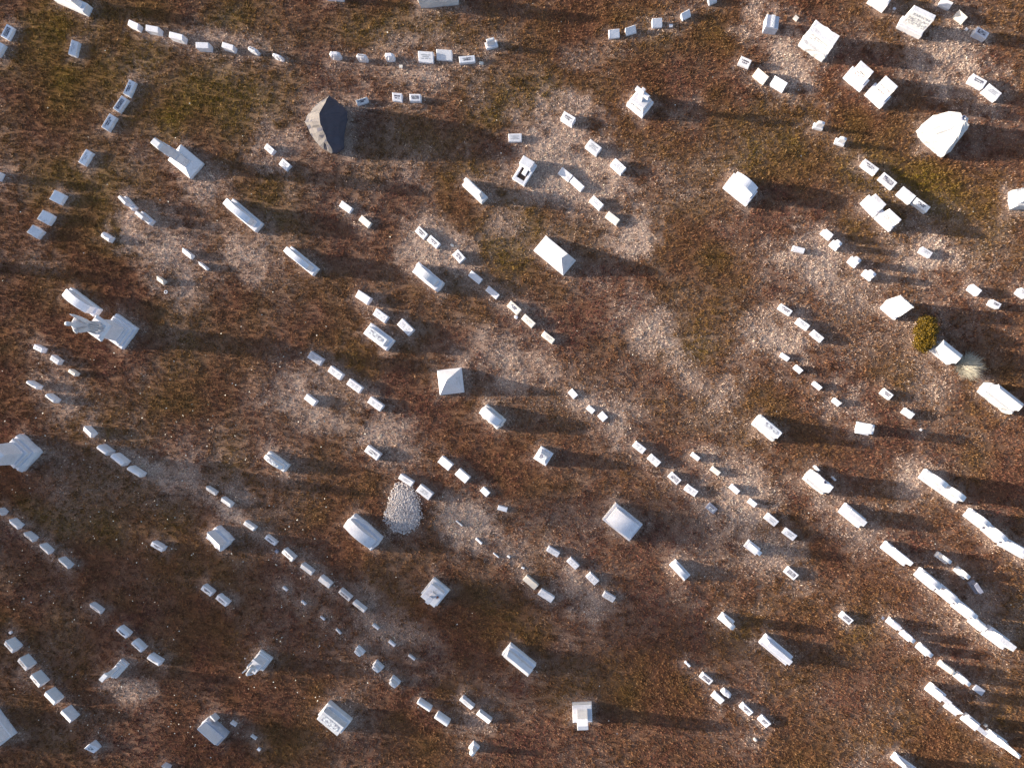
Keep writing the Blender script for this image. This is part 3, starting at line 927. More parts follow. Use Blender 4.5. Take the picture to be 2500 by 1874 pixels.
# ---- white pyramid
loc, rz, L, W = solve((1074.7, 961), (1070, 907), (1126.7, 900.5), .06)
py = empty("pyramid_monument", loc, rz); foot(loc, rz, L, W)
MB().box(-L / 2, L / 2, -W / 2, W / 2, -.06, .10, .006).build("base", M['w'], py)
bd = MB().loft([rring(L * .985, W * .985, .098), rring(L * .03, W * .03, 1.02)]).build("pyramid", M['g'], py)
sl = (L * .985 / 2) / (1.02 - .098)
for k in range(3):
    a = k * math.pi / 2
    def fn(u, v, a=a):
        z = .36 + v * .8
        r = L * .985 / 2 - (z - .098) * sl + .006
        x, y = u, -r
        return (x * math.cos(a) - y * math.sin(a), x * math.sin(a) + y * math.cos(a), z)
    strokes(fn, .36, .34, 3, random, .012).build("inscription", M['ink2'], bd)
tag(py, "white four-sided pyramid monument at the picture centre", "monument")

# ---- hipped ledger with one raised corner
loc, rz, L, W = solve((1305.7, 611), (1333, 577.8), (1402.7, 636), .1)
hp = empty("wedge_tomb", loc, rz); foot(loc, rz, L, W)
MB().box(-L / 2, L / 2, -W / 2, W / 2, -.06, .08, .006).build("base", M['w'], hp)
x0, x1, y0, y1 = -L / 2 * .99, L / 2 * .99, -W / 2 * .99, W / 2 * .99
hpv = [(x0, y0, .078), (x1, y0, .078), (x1, y1, .078), (x0, y1, .078), (L * .26, -W * .06, .92), (L * .30, W * .34, .80), (x0 * .9, y1 * .93, .16)]
MB().add(hpv, [(0, 3, 2, 1), (0, 1, 4, 6), (1, 2, 5, 4), (2, 3, 6, 5), (3, 0, 6), (4, 5, 6)]).build("wedge_body", M['w'], hp)
def fnw(u, v):
    # on the front slope between the base edge and the ridge
    a, b, c = Vector(hpv[0]), Vector(hpv[1]), Vector(hpv[4])
    n = (b - a).cross(c - a).normalized()
    p = a + (b - a) * (.5 + u / L)
    q = (c - (a + b) / 2); q = q - (b - a) * (q.dot(b - a) / (b - a).length_squared)
    return p + q * (.35 + v / .9) + n * .004
strokes(fnw, .5, .1, 1, random, .014, size=.07).build("inscription", M['ink2'], hp)
tag(hp, "smooth white wedge-shaped tomb with a sloping ridge, above centre", "tomb")

# ---- white boulder with a vase
def rock(outline, levels, seed, sub=3):
    """stack of jittered outlines; outline in metres"""
    rnd = random.Random(seed)
    rs = []
    n = len(outline)
    cx = sum(p[0] for p in outline) / n; cy = sum(p[1] for p in outline) / n
    for z, q, dx, dy, j, tl in levels:
        rs.append([(cx + (x - cx) * q + dx + rnd.uniform(-j, j), cy + (y - cy) * q + dy + rnd.uniform(-j, j), z + tl * (x - cx) + rnd.uniform(-j, j) * .7) for x, y in outline])
    return MB().loft(rs)
def dense(pts, k):
    out = []
    for i, p in enumerate(pts):
        q = pts[(i + 1) % len(pts)]
        for s in range(k):
            out.append((p[0] + (q[0] - p[0]) * s / k, p[1] + (q[1] - p[1]) * s / k))
    return out
b0 = G(2285, 334)
bo = empty("boulder", b0)
ol = [(-.78, .22), (-.62, -.10), (-.20, -.48), (.18, -.80), (.42, -.66), (.74, -.22), (.66, .18), (.30, .56), (-.05, .70), (-.42, .62)]
foot(b0, 0, 1.2, 1.1)
rk = rock(dense(ol, 3), [(-.08, 1.0, 0, 0, .02, 0), (.22, 1.0, 0, 0, .04, 0), (.48, .90, .06, .05, .05, .04), (.78, .74, .16, .12, .05, .10), (1.0, .52, .26, .18, .05, .14), (1.1, .26, .34, .22, .03, .1)], 5)
rk.build("rock", M['rw'], bo)
vase_hole(bo, .46, .27, 1.15, .085)
def fnb(u, v):
    d = Vector((.72, -.69, 0)); w = Vector((.35, .36, .5)).normalized()
    return Vector((-.26, -.20, .66)) + d * u + w * v + Vector((-.4, -.4, .5)) * .06
tag(bo, "white rock-face boulder monument with dark vase hole, upper right", "boulder")

# ---- dark glacial boulder: steep broken west face painted in a sunlit tone, smooth dark east face
b0 = G(812, 315)
db = empty("boulder", b0)
rr = random.Random(9)
WB = [(807, 374), (779, 357), (757, 327), (744, 297), (749, 281), (770, 262), (800, 252)]
RG = [(814, 371, .30), (800, 346, .85), (789, 319, 1.30), (780, 296, 1.62), (780, 277, 1.70), (794, 248, 1.48), (804, 232, 1.20)]
EB = [(823, 375), (841, 363), (841, 324), (848, 292), (847, 272), (839, 262), (826, 258)]
cols = []
for k in range(7):
    w, r_, e = G(*WB[k], -.05), G(*RG[k]), G(*EB[k], -.05)
    cols.append([w, w.lerp(r_, .33) + Vector((-.05, 0, .06)), w.lerp(r_, .68) + Vector((-.03, 0, .05)), r_, r_.lerp(e, .3) + Vector((.05, 0, .05)), r_.lerp(e, .62) + Vector((.10, 0, .09)), r_.lerp(e, .85) + Vector((.08, 0, .04)), e])
fine = []
for k in range(6):
    for s_ in range(3):
        fine.append([cols[k][i].lerp(cols[k + 1][i], s_ / 3) for i in range(8)])
fine.append(cols[6])
vv, ff = [], []
for a_, c_ in enumerate(fine):
    for i, p_ in enumerate(c_):
        j_ = .05 if i in (1, 2) else (.015 if i == 3 else .018)
        if i in (0, 7): j_ = .02
        vv.append(tuple(p_ - b0 + Vector((rr.uniform(-j_, j_), rr.uniform(-j_, j_), rr.uniform(-j_, j_)))))
nr = 8
for a_ in range(len(fine) - 1):
    for i in range(nr - 1):
        q0 = a_ * nr + i
        ff.append((q0, q0 + 1, q0 + nr + 1)); ff.append((q0, q0 + nr + 1, q0 + nr))
ff.append(tuple(range(nr))); ff.append(tuple(reversed(range((len(fine) - 1) * nr, len(fine) * nr))))
me = MB().add(vv, ff).mesh("rock")
import bmesh as _bm
bm_ = _bm.new(); bm_.from_mesh(me); _bm.ops.recalc_face_normals(bm_, faces=bm_.faces); bm_.to_mesh(me); bm_.free()
me.materials.append(M['rock']); me.materials.append(M['rocklit'])
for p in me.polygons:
    if p.normal.x < -.30 and rr.random() < .86: p.material_index = 1  # west-facing facets get the painted sunlit tone
link("rock", me, None, db)
foot(b0, 0, 1.35, 1.7)
tag(db, "large dark jagged boulder casting a wide shadow, upper left", "boulder")

# ---- cradle grave
loc, rz, L, W = solve((1253, 435), (1283.5, 385.6), (1308.5, 406), .12)
cg = empty("cradle_grave", loc, rz); foot(loc, rz, L, W)
MB().box(-L / 2 + .02, L / 2 - .02, -W / 2 + .02, W / 2 - .02, -.04, .02).build("soil", M['soil'], cg)
k = .10
MB().box(-L / 2, L / 2, -W / 2, -W / 2 + k, -.05, .14, .01).build("kerb", M['w'], cg)
MB().box(-L / 2, L / 2, W / 2 - k, W / 2, -.05, .14, .01).build("kerb", M['w'], cg)
MB().box(-L / 2, -L / 2 + k * 1.5, -W / 2 + k, W / 2 - k, -.05, .14, .01).build("kerb", M['w'], cg)
MB().box(L / 2 - .36, L / 2 - .02, -W / 2 + .07, W / 2 + .02, .10, .42, .015).build("headstone", M['w'], cg)
MB().box(-.12, .14, -.11, .06, -.04, .17, .01).build("inner_stone", M['w'], cg)
tag(cg, "white cradle grave with open kerbed bed and small inner stone", "grave")

# ---- cross on a pedestal, upper right of centre
loc, rz, L, W = solve((1529, 255), (1557, 221), (1596, 252), .3)
cr = empty("cross_monument", loc, rz); foot(loc, rz, L, W)
MB().box(-L / 2, L / 2, -W / 2, W / 2, -.06, .26, .02).build("base", M['w'], cr)
MB().loft([rring(L * .86, W * .84, .255), rring(L * .80, W * .76, .52), rring(L * .74, W * .70, .55)]).build("plinth", M['w'], cr)
strokes(lambda a, b: (a, -W * .42 - .004 + (b + .1) * .09, .38 + b), L * .6, .16, 1, random, .016, size=.1).build("inscription", M['ink'], cr)
MB().box(-.075, .075, -.07, .07, .54, 1.42, .01).build("upright", M['w'], cr)
MB().box(-.30, .30, -.066, .066, 1.02, 1.20, .008).build("crossbar", M['w'], cr)
tag(cr, "white stone cross standing on a stepped pedestal, upper centre-right", "cross")

# ---- pedestal with a flared cross, lower centre
loc, rz, L, W = solve((1030, 1448), (1061, 1410), (1096.6, 1438), .2)
cr = empty("cross_monument", loc, rz); foot(loc, rz, L, W)
MB().box(-L / 2, L / 2, -W / 2, W / 2, -.06, .2, .02).build("base", M['x'], cr)
MB().box(-L * .36, L * .36, -W * .36, W * .36, .195, .62, .015).build("pedestal", M['x'], cr)
MB().box(-L * .42, L * .42, -W * .42, W * .42, .615, .70, .015).build("cap", M['w'], cr)
cc = MB()
prof = [(-.045, .0), (-.045, .26), (-.20, .20), (-.20, .42), (-.05, .36), (-.10, .60), (.10, .60), (.05, .36), (.20, .42), (.20, .20), (.045, .26), (.045, .0)]
cc.loft([[(x * 1.15, y, .69 + z * 1.05) for x, z in reversed(prof)] for y in (.085, -.085)])
co = cc.build("cross", M['w'], cr)
for dx, dz in ((-.13, .32), (.13, .32), (0, .5), (0, .14)):
    MB().box(dx - .022, dx + .022, -.094, -.085, .69 + dz - .05, .69 + dz + .05).build("carved_petal", M['metal'], co)
tag(cr, "white pedestal carrying a flared cross, lower centre", "cross")
fl0 = G(1069, 1456, .72)
fb = empty("flower_pot", fl0)
MB().loft([[(math.cos(2 * math.pi * i / 10) * r, math.sin(2 * math.pi * i / 10) * r, z) for i in range(10)] for r, z in ((.03, -.02), (.045, .07))]).build("pot", M['metal'], fb)
pm = MB()
for i in range(26):
    a, b = random.uniform(0, 6.28), random.uniform(0, .06)
    x, y, z = math.cos(a) * b, math.sin(a) * b, .075 + random.uniform(0, .035)
    pm.add([(x - .012, y, z), (x, y - .012, z + .008), (x + .012, y, z), (x, y + .012, z + .008)], [(0, 1, 2, 3)])
pm.build("petals", M['orange'], fb)
tag(fb, "small pot of orange flowers on the cross pedestal", "flowers")

# ---- figures -------------------------------------------------------------
def skin(name, pts, edges, mat, parent, sub=2):
    """one continuous carved figure grown round a skeleton; pts = x,y,z,rx,ry"""
    me = bpy.data.meshes.new(name)
    me.from_pydata([p[:3] for p in pts], edges, [])
    o = link(name, me, None, parent)
    md = o.modifiers.new("skin", 'SKIN')
    for i, p in enumerate(pts):
        sv = me.skin_vertices[0].data[i]
        sv.radius = (p[3], p[4] if len(p) > 4 else p[3])
        sv.use_root = (i == 0)
    md.use_smooth_shade = True
    s2 = o.modifiers.new("sub", 'SUBSURF'); s2.levels = sub; s2.render_levels = sub
    dg = bpy.context.evaluated_depsgraph_get()
    m2 = bpy.data.meshes.new_from_object(o.evaluated_get(dg))
    bpy.data.objects.remove(o)
    m2.materials.clear(); m2.materials.append(mat)
    m2.polygons.foreach_set("use_smooth", [True] * len(m2.polygons))
    return link(name, m2, None, parent)

# robed winged figure on its pedestal
loc, rz, L, W = solve((248, 813), (285, 767), (338, 805), .2)
an = empty("statue_monument", loc, rz); foot(loc, rz, L, W)
A = L * .98
MB().box(-L / 2, L / 2, -L / 2, L / 2, -.06, .18, .02).build("lower_step", M['g'], an)
MB().box(-A * .43, A * .43, -A * .43, A * .43, .175, .36, .02).build("upper_step", M['g'], an)
MB().loft([rring(A * .74, A * .74, .355), rring(A * .66, A * .66, .46)]).build("moulding", M['g'], an)
dd = MB().loft([rring(A * .60, A * .60, .455), rring(A * .52, A * .52, 1.22)]).build("die", M['g'], an)
strokes(lambda a, b: (a, -A * .285 - .004, .85 + b), .4, .3, 3, random, .016).build("inscription", M['ink2'], dd)
MB().loft([rring(A * .55, A * .55, 1.215), rring(A * .74, A * .74, 1.30), rring(A * .74, A * .74, 1.36), rring(A * .60, A * .60, 1.44), rring(A * .56, A * .56, 1.5)]).build("cornice", M['w'], an)
fig = empty("figure", (0, 0, 0)); fig.parent = an
fig.rotation_euler = (0, 0, -rz)
ft = 1.49
P = [(0, 0, ft + .62, .17, .14), (0, 0, ft + .30, .21, .18), (.02, 0, ft + .02, .25, .22), (0, 0, ft + .88, .14, .11), (0, 0, ft + 1.12, .17, .11), (-.02, .0, ft + 1.27, .055), (-.05, -.01, ft + 1.36, .085, .095), (-.06, -.01, ft + 1.47, .09, .10), (-.06, -.01, ft + 1.53, .055),
     (0, -.20, ft + 1.12, .07), (-.10, -.27, ft + .90, .055), (-.22, -.20, ft + .82, .045), (-.28, -.16, ft + .84, .035),
     (0, .19, ft + 1.12, .07), (-.10, .25, ft + .92, .055), (-.22, .16, ft + .86, .045), (-.28, .12, ft + .88, .035)]
E = [(0, 1), (1, 2), (0, 3), (3, 4), (4, 5), (5, 6), (6, 7), (7, 8), (4, 9), (9, 10), (10, 11), (11, 12), (4, 13), (13, 14), (14, 15), (15, 16)]
skin("robed_body", P, E, M['x'], fig)
def wing(name, s, parent):
    mb = MB()
    k = 1.0 if s > 0 else .62
    prof = [(.08, .04 * s, .66), (.13, .10 * s, .95), (.12, .17 * s, 1.20), (.06, .27 * s * k, 1.40 * (1 if s > 0 else .9)), (.0, .33 * s * k, 1.44 * (1 if s > 0 else .9)), (.02, .34 * s * k, 1.30 * (1 if s > 0 else .9)), (.08, .29 * s, 1.02), (.12, .22 * s, .74), (.12, .12 * s, .50)]
    rs = [[(x + d, y, ft + z) for x, y, z in prof] for d in (0, .05)]
    if s < 0: rs = [list(reversed(r)) for r in rs]
    mb.loft(rs)
    return mb.build(name, M['x'], parent)
wing("wing", 1, fig); wing("wing", -1, fig)
for i in range(14):   # deep folds of the robe
    a = 2 * math.pi * i / 14
    mb = MB()
    rr0, rr1 = .25, .17
    mb.loft([[(math.cos(a + d) * r + .01, math.sin(a + d) * r * .88, z) for d, r in ((-.10, rr), (0, rr + .035), (.10, rr), (0, rr - .03))] for z, rr in ((ft - .01, rr0), (ft + .35, .205), (ft + .66, rr1))])
    mb.build("robe_fold", M['x'], fig)
tag(an, "white winged statue on a tall stepped pedestal, left side", "statue")

# great pedestal cut by the left edge
loc, rz, L, W = solve((34, 1108), (55, 1066), (98, 1098), .3)
loc = G(61, 1104); L = .98
gp = empty("statue_monument", loc, R(-43)); foot(loc, R(-43), L, L)
rnd = random.Random(3)
MB().loft([rring(L * 1.04, L * 1.04, -.08, 6, 6, .015, rnd=rnd), rring(L * 1.06, L * 1.06, .2, 6, 6, .03, rnd=rnd), rring(L * .96, L * .96, .40, 6, 6, .015, rnd=rnd)]).build("rough_base", M['g'], gp)
MB().box(-L * .41, L * .41, -L * .41, L * .41, .39, .62, .03).build("plinth", M['g'], gp)
MB().loft([rring(L * .62, L * .62, .615), rring(L * .56, L * .56, 1.55)]).build("die", M['g'], gp)
MB().loft([rring(L * .60, L * .60, 1.545), rring(L * .84, L * .84, 1.68), rring(L * .84, L * .84, 1.78), rring(L * .5, L * .5, 1.95)]).build("cornice", M['g'], gp)
MB().loft([rring(L * .42, L * .42, 1.94), rring(L * .20, L * .20, 3.0), rring(.02, .02, 3.15)]).build("shaft", M['g'], gp)
tag(gp, "great grey pedestal with wide cornice cut by left edge", "monument")

# kneeling angel, lower left
loc, rz, L, W = solve((614, 1617), (638.7, 1585), (666, 1604), .15)
an = empty("statue_monument", loc, rz); foot(loc, rz, L, W)
MB().box(-L / 2, L / 2, -W / 2, W / 2, -.06, .14, .015).build("base", M['x'], an)
MB().box(-L * .42, L * .42, -W * .42, W * .42, .135, .26, .015).build("step", M['x'], an)
MB().loft([rring(L * .72, W * .70, .255), rring(L * .64, W * .62, .74)]).build("die", M['w'], an)
MB().box(-L * .36, L * .36, -W * .36, W * .36, .735, .80, .01).build("cap", M['w'], an)
fg = empty("figure", (0, 0, .79)); fg.parent = an
P = [(0, .02, .22, .11, .10), (-.02, .02, .02, .17, .14), (0, 0, .42, .12, .10), (-.01, -.04, .54, .045), (-.01, -.06, .60, .07, .075), (-.01, -.06, .68, .07), (.13, 0, .43, .05), (.15, -.10, .30, .04), (.03, -.17, .34, .035), (-.13, 0, .43, .05), (-.15, -.10, .30, .04), (-.03, -.17, .34, .035)]
skin("kneeling_body", P, [(0, 1), (0, 2), (2, 3), (3, 4), (4, 5), (2, 6), (6, 7), (7, 8), (2, 9), (9, 10), (10, 11)], M['x'], fg)
for s in (-1, 1):
    pr = [(.05 * s, .09, .46), (.17 * s, .12, .52), (.22 * s, .13, .34), (.19 * s, .14, .10), (.08 * s, .12, .14)]
    rs = [[(x, y + d, z) for x, y, z in pr] for d in (0, .04)]
    if s > 0: rs = [list(reversed(r)) for r in rs]
    MB().loft(rs).build("wing", M['x'], fg)
tag(an, "stained kneeling angel statue on a pedestal, lower left", "statue")

# broken scroll on steps, lower left
loc, rz, L, W = solve((265.6, 1643.6), (296.6, 1608), (316, 1618), .15)
sc = empty("scroll_monument", loc, rz); foot(loc, rz, L, W)
MB().box(-L / 2, L / 2, -W / 2, W / 2, -.06, .14, .015).build("base", M['x'], sc)
MB().box(-L * .43, L * .43, -W * .40, W * .40, .135, .28, .012).build("step", M['x'], sc)
MB().box(-L * .36, L * .36, -W * .32, W * .32, .275, .40, .012).build("step", M['w'], sc)
MB().loft([rring(L * .60, W * .30, .395), rring(L * .46, W * .26, .9), rring(L * .46, W * .5, .98), rring(L * .44, W * .46, 1.04)]).build("scroll", M['x'], sc)
tag(sc, "broken white scroll on stained steps, lower left corner area", "monument")

# ---- green shrub
def leaf_ball(name, lobes, n, size, mat, parent, seed, inner=.55):
    rg = np.random.default_rng(seed)
    w = np.array([l[3] ** 2 for l in lobes]); w /= w.sum()
    li = rg.choice(len(lobes), n, p=w)
    c = np.array([l[:3] for l in lobes])[li]; r = np.array([l[3] for l in lobes])[li]
    d = rg.normal(size=(n, 3)); d /= np.linalg.norm(d, axis=1)[:, None]
    rad = r * (inner + (1 - inner) * rg.random(n) ** .5) * (1 + .12 * rg.normal(size=n))
    p = c + d * rad[:, None]
    nrm = d + .8 * rg.normal(size=(n, 3)); nrm /= np.linalg.norm(nrm, axis=1)[:, None]
    t = np.cross(nrm, rg.normal(size=(n, 3))); t /= np.linalg.norm(t, axis=1)[:, None]
    b = np.cross(nrm, t)
    s = size * rg.uniform(.6, 1.3, n)[:, None]
    v = np.stack([p - t * s, p - b * s * .55, p + t * s, p + b * s * .55], 1).reshape(-1, 3)
    v[:, 2] = np.maximum(v[:, 2], .01)
    me = np_mesh(name, v, 4, n)
    o = link(name, me, mat, parent)
    return o

def np_mesh(name, v, k, n):
    me = bpy.data.meshes.new(name)
    me.vertices.add(len(v)); me.vertices.foreach_set("co", np.asarray(v, dtype=np.float32).ravel())
    me.loops.add(n * k); me.loops.foreach_set("vertex_index", np.arange(n * k, dtype=np.int32))
    me.polygons.add(n); me.polygons.foreach_set("loop_start", np.arange(0, n * k, k, dtype=np.int32))
    me.polygons.foreach_set("loop_total", np.full(n, k, dtype=np.int32))
    me.update(calc_edges=True)
    return me

def leaf_mat(name, a, b, tr=.25):
    m, t, p = nt(name)
    ge = N(t, "ShaderNodeNewGeometry")
    tc = N(t, "ShaderNodeTexCoord")
    f = ramp(t, ge.outputs["Random Per Island"], 0, 1)
    c = mixc(t, f, a, b)
    t.links.new(c, p.inputs["Base Color"])
    p.inputs["Roughness"].default_value = .6
    p.inputs["Specular IOR Level"].default_value = .2
    return m
M['leaf'] = leaf_mat("shrub_leaves", (0.150, 0.088, 0.006), (0.045, 0.030, 0.004))
M['bark'] = flat_mat("bark", (0.09, 0.07, 0.055))
s0 = G(2247, 817)
sh = empty("shrub", s0); foot(s0, 0, .3, .3)
lobes = [(0, .05, .38, .40), (-.02, .42, .42, .30), (-.06, -.32, .34, .36), (.16, .16, .58, .26), (.12, -.28, .5, .26), (.24, .46, .42, .2), (-.2, .1, .45, .28), (0, -.45, .3, .26), (.05, .1, .7, .2)]
leaf_ball("foliage", lobes, 9000, .032, M['leaf'], sh, 4)
st = MB()
st.loft([[(math.cos(2 * math.pi * i / 8) * r, math.sin(2 * math.pi * i / 8) * r, z) for i in range(8)] for r, z in ((.05, -.05), (.04, .25), (.02, .5))])
st.build("stem", M['bark'], sh)
tag(sh, "round olive green shrub beside the stained gabled tomb", "shrub")

# ---- dry ornamental grass
s0 = G(2352, 893)
dg_ = empty("dry_grass_clump", s0)
rg = np.random.default_rng(8)
n = 2200
az = rg.uniform(0, 2 * math.pi, n); le = rg.uniform(.25, .62, n) * (1 + .35 * np.cos(az + .2)); el = rg.uniform(.35, 1.45, n)
vv = []
for a, l_, e in zip(az, le, el):
    bx, by = rg.normal(0, .10), rg.normal(0, .10)
    ca, sa = math.cos(a), math.sin(a)
    m1 = (bx + ca * l_ * .5 * math.cos(e), by + sa * l_ * .5 * math.cos(e), l_ * .5 * math.sin(e))
    m2 = (bx + ca * l_ * math.cos(e * .8), by + sa * l_ * math.cos(e * .8), max(.02, l_ * math.sin(e) * .75))
    w = .006
    q = (-sa * w, ca * w)
    vv += [(bx - q[0], by - q[1], 0), (bx + q[0], by + q[1], 0), (m1[0] + q[0], m1[1] + q[1], m1[2]), (m1[0] - q[0], m1[1] - q[1], m1[2]),
           (m1[0] - q[0], m1[1] - q[1], m1[2]), (m1[0] + q[0], m1[1] + q[1], m1[2]), (m2[0], m2[1], m2[2]), (m2[0], m2[1], m2[2] - .001)]
link("blades", np_mesh("blades", np.array(vv), 4, n * 2), M['straw'], dg_)
tag(dg_, "pale dead ornamental grass clump beside the stained gabled tomb", "grass clump")

# ---- little ring and other odds and ends
r0 = G(406, 713)
mb = MB(); n = 16
rs = []
for i in range(n):
    a = 2 * math.pi * i / n
    rs.append([(math.cos(a) * (.055 + math.cos(b) * .016), math.sin(a) * (.055 + math.cos(b) * .016), .03 + math.sin(b) * .016) for b in (0, 1.57, 3.14, 4.71)])
rs.append(rs[0])
mb.loft(rs, False, False)
o = mb.build("flag_holder_ring", M['w']); o.location = r0
tag(o, "little white ring lying below the tan block, left", "ring")

# ---- gravel mound (fresh grave)
g0 = G(983, 1247)
gm = empty("gravel_mound", g0)
m, t, p = nt("gravel_soil")
tc = N(t, "ShaderNodeTexCoord")
c = mixc(t, ramp(t, noise(t, tc.outputs["Object"], 9, 5), .35, .65), (.40, .325, .32), (.22, .17, .17))
t.links.new(c, p.inputs["Base Color"]); p.inputs["Roughness"].default_value = .95
M['gravel'] = m
gp_ = [(-40, 22), (-18, 44), (6, 50), (28, 36), (42, 14), (38, -22), (22, -52), (2, -62), (-16, -60), (-26, -36), (-34, -8)]
ol = dense([(x * S, -y * S) for x, y in gp_], 3)
rk = rock(ol, [(-.04, 1.0, 0, 0, .03, 0), (.0, .92, 0, 0, .03, 0), (.035, .74, 0, 0, .012, 0), (.055, .48, 0, 0, .01, 0), (.065, .2, 0, 0, .005, 0)], 21)
rk.build("soil_heap", M['gravel'], gm, True)
mb = MB()
rnd = random.Random(12)
for i in range(2600):
    a = rnd.uniform(0, 6.283); q = rnd.random() ** .5 * 1.12
    k = rnd.randrange(len(ol)); f_ = rnd.random(); k2 = (k + 1) % len(ol)
    x, y = (ol[k][0] * (1 - f_) + ol[k2][0] * f_) * q + rnd.gauss(0, .04), (ol[k][1] * (1 - f_) + ol[k2][1] * f_) * q + rnd.gauss(0, .04)
    r = rnd.uniform(.012, .034) * (1.5 if rnd.random() < .12 else 1)
    z = .065 * (1 - q ** 2) + .012
    pts = [(x + rnd.uniform(-.3, .3) * r + dx * r, y + rnd.uniform(-.3, .3) * r + dy * r, z + dz * r * .8) for dx, dy, dz in ((1, 0, 0), (0, 1, 0), (-1, 0, 0), (0, -1, 0), (0, 0, 1), (0, 0, -1))]
    mb.add(pts, [(0, 1, 4), (1, 2, 4), (2, 3, 4), (3, 0, 4), (1, 0, 5), (2, 1, 5), (3, 2, 5), (0, 3, 5)])
po = mb.build("pebbles", stone_mat("pebbles", (.60, .53, .53), (.42, .36, .36), .1), gm); po["kind"] = "stuff"
tag(gm, "pale heap of gravel and soil on a fresh grave, centre", "gravel heap")
foot(g0, 0, 1.1, 1.5)

# ------------------------------------------------------------------ trees beyond the left edge: their shade falls across the lower lawn
M['tleaf'] = leaf_mat("tree_leaves", (.09, .065, .02), (.05, .045, .012))
def tree(loc, ht, spread, nleaf, seed, label):
    rnd = random.Random(seed)
    t = empty("tree", loc)
    mb = MB()
    def limb(p0, p1, r0, r1):
        d = (Vector(p1) - Vector(p0)).normalized()
        a = d.orthogonal().normalized(); b = d.cross(a)
        mb.loft([[tuple(Vector(p) + a * math.cos(2 * math.pi * i / 7) * r + b * math.sin(2 * math.pi * i / 7) * r) for i in range(7)] for p, r in ((p0, r0), (p1, r1))])
    limb((0, 0, -.3), (0, 0, ht * .35), .30, .22); limb((0, 0, ht * .35), (.1, 0, ht * .9), .22, .03)
    lobes = []
    for i in range(16):
        z0 = ht * rnd.uniform(.3, .7)
        a = rnd.uniform(0, 6.28); ln = spread * rnd.uniform(.45, 1.0)
        z1 = min(ht * .96, z0 + ht * rnd.uniform(.05, .28))
        p1 = (math.cos(a) * ln, math.sin(a) * ln, z1)
        limb((0, 0, z0), p1, .09, .025)
        for k in range(3):
            p2 = (p1[0] + rnd.uniform(-1.3, 1.3), p1[1] + rnd.uniform(-1.3, 1.3), p1[2] + rnd.uniform(-.5, 1.2))
            limb(p1, p2, .03, .012)
            lobes.append((*p2, rnd.uniform(.6, 1.2)))
        lobes.append((*p1, rnd.uniform(.8, 1.3)))
    mb.build("trunk", M['bark'], t)
    leaf_ball("crown", lobes, nleaf, .11, M['tleaf'], t, seed, inner=.15)
    tag(t, label, "tree", "trees left of the lawn")
TREES = True
if TREES:
    tree((-54, -1.2, 0), 14.5, 4.6, 11000, 31, "tall half-bare tree beyond the left edge, nearer one")
    tree((-66, -3.6, 0), 17.5, 5.2, 9000, 32, "tall half-bare tree beyond the left edge, farther one")

# ------------------------------------------------------------------ lawn
def vnoise(x, y, sc, seed):
    """smooth lattice noise, 0..1"""
    rg = np.random.default_rng(seed)
    tab = rg.random((256, 256))
    xs, ys = x * sc + 500, y * sc + 500
    xi, yi = np.floor(xs).astype(int), np.floor(ys).astype(int)
    fx, fy = xs - xi, ys - yi
    fx = fx * fx * (3 - 2 * fx); fy = fy * fy * (3 - 2 * fy)
    g = lambda a, b: tab[a % 256, b % 256]
    return (g(xi, yi) * (1 - fx) + g(xi + 1, yi) * fx) * (1 - fy) + (g(xi, yi + 1) * (1 - fx) + g(xi + 1, yi + 1) * fx) * fy
def fbm(x, y, sc, seed, oc=4):
    s = 0; a = .5; tot = 0
    for k in range(oc):
        s = s + a * vnoise(x, y, sc * 2 ** k, seed + k); tot += a; a *= .55
    return s / tot

# dry straw patches: photo px cx, cy, rx, ry, turn (deg, clockwise), strength
STRAW = [(1370, 375, 135, 100, 35, 1), (1300, 440, 90, 60, 20, .6), (375, 600, 110, 62, 38, .9), (460, 690, 60, 40, 0, .6), (1915, 145, 130, 60, 55, .95), (2350, 150, 90, 75, 30, .8),
         (1075, 610, 90, 60, 40, .75), (1545, 580, 42, 40, 0, 1), (1985, 650, 90, 60, 30, .85), (1905, 830, 75, 70, 40, 1), (950, 1085, 100, 55, 30, .75), (1470, 1005, 80, 40, 42, .9),
         (1150, 1262, 95, 62, 40, .9), (1830, 1215, 110, 60, 40, .9), (1900, 1365, 95, 70, 30, .7), (1415, 1440, 70, 50, 40, .7), (940, 1540, 100, 50, 42, .6), (780, 975, 80, 60, 30, .8),
         (1240, 875, 90, 60, 20, .7), (680, 370, 65, 50, 40, .8), (1020, 180, 110, 40, 10, .7), (2270, 620, 60, 50, 0, .9), (1620, 830, 170, 45, 45, .6), (600, 600, 70, 55, 45, .75), (505, 450, 60, 50, 30, .7),
         (510, 1180, 100, 40, 20, .5), (2330, 540, 80, 40, 30, .3), (2060, 990, 80, 50, 30, .5), (1010, 1560, 110, 40, 45, .5), (160, 960, 60, 50, 30, .5), (2050, 1260, 110, 60, 35, .6), (2260, 950, 70, 50, 30, .4),
         (1000, 420, 50, 40, 30, .5), (1250, 560, 60, 40, 30, .4), (560, 1250, 110, 16, 35, .7), (2220, 1180, 40, 60, 20, .7), (2380, 1490, 60, 30, 20, .5), (2130, 700, 80, 50, 30, .5), (340, 1130, 110, 22, 30, .6), (1000, 100, 60, 20, 0, .4), (520, 100, 130, 25, 8, .5), (1450, 130, 70, 30, -15, .5), (2060, 1230, 50, 40, 30, .5), (90, 640, 50, 25, 10, .3), (1690, 290, 60, 40, 0, .35), (310, 1690, 60, 35, 10, .6), (1160, 1760, 60, 30, 0, .5), (60, 1640, 50, 40, 20, .5), (1950, 1190, 60, 40, 30, .4)]
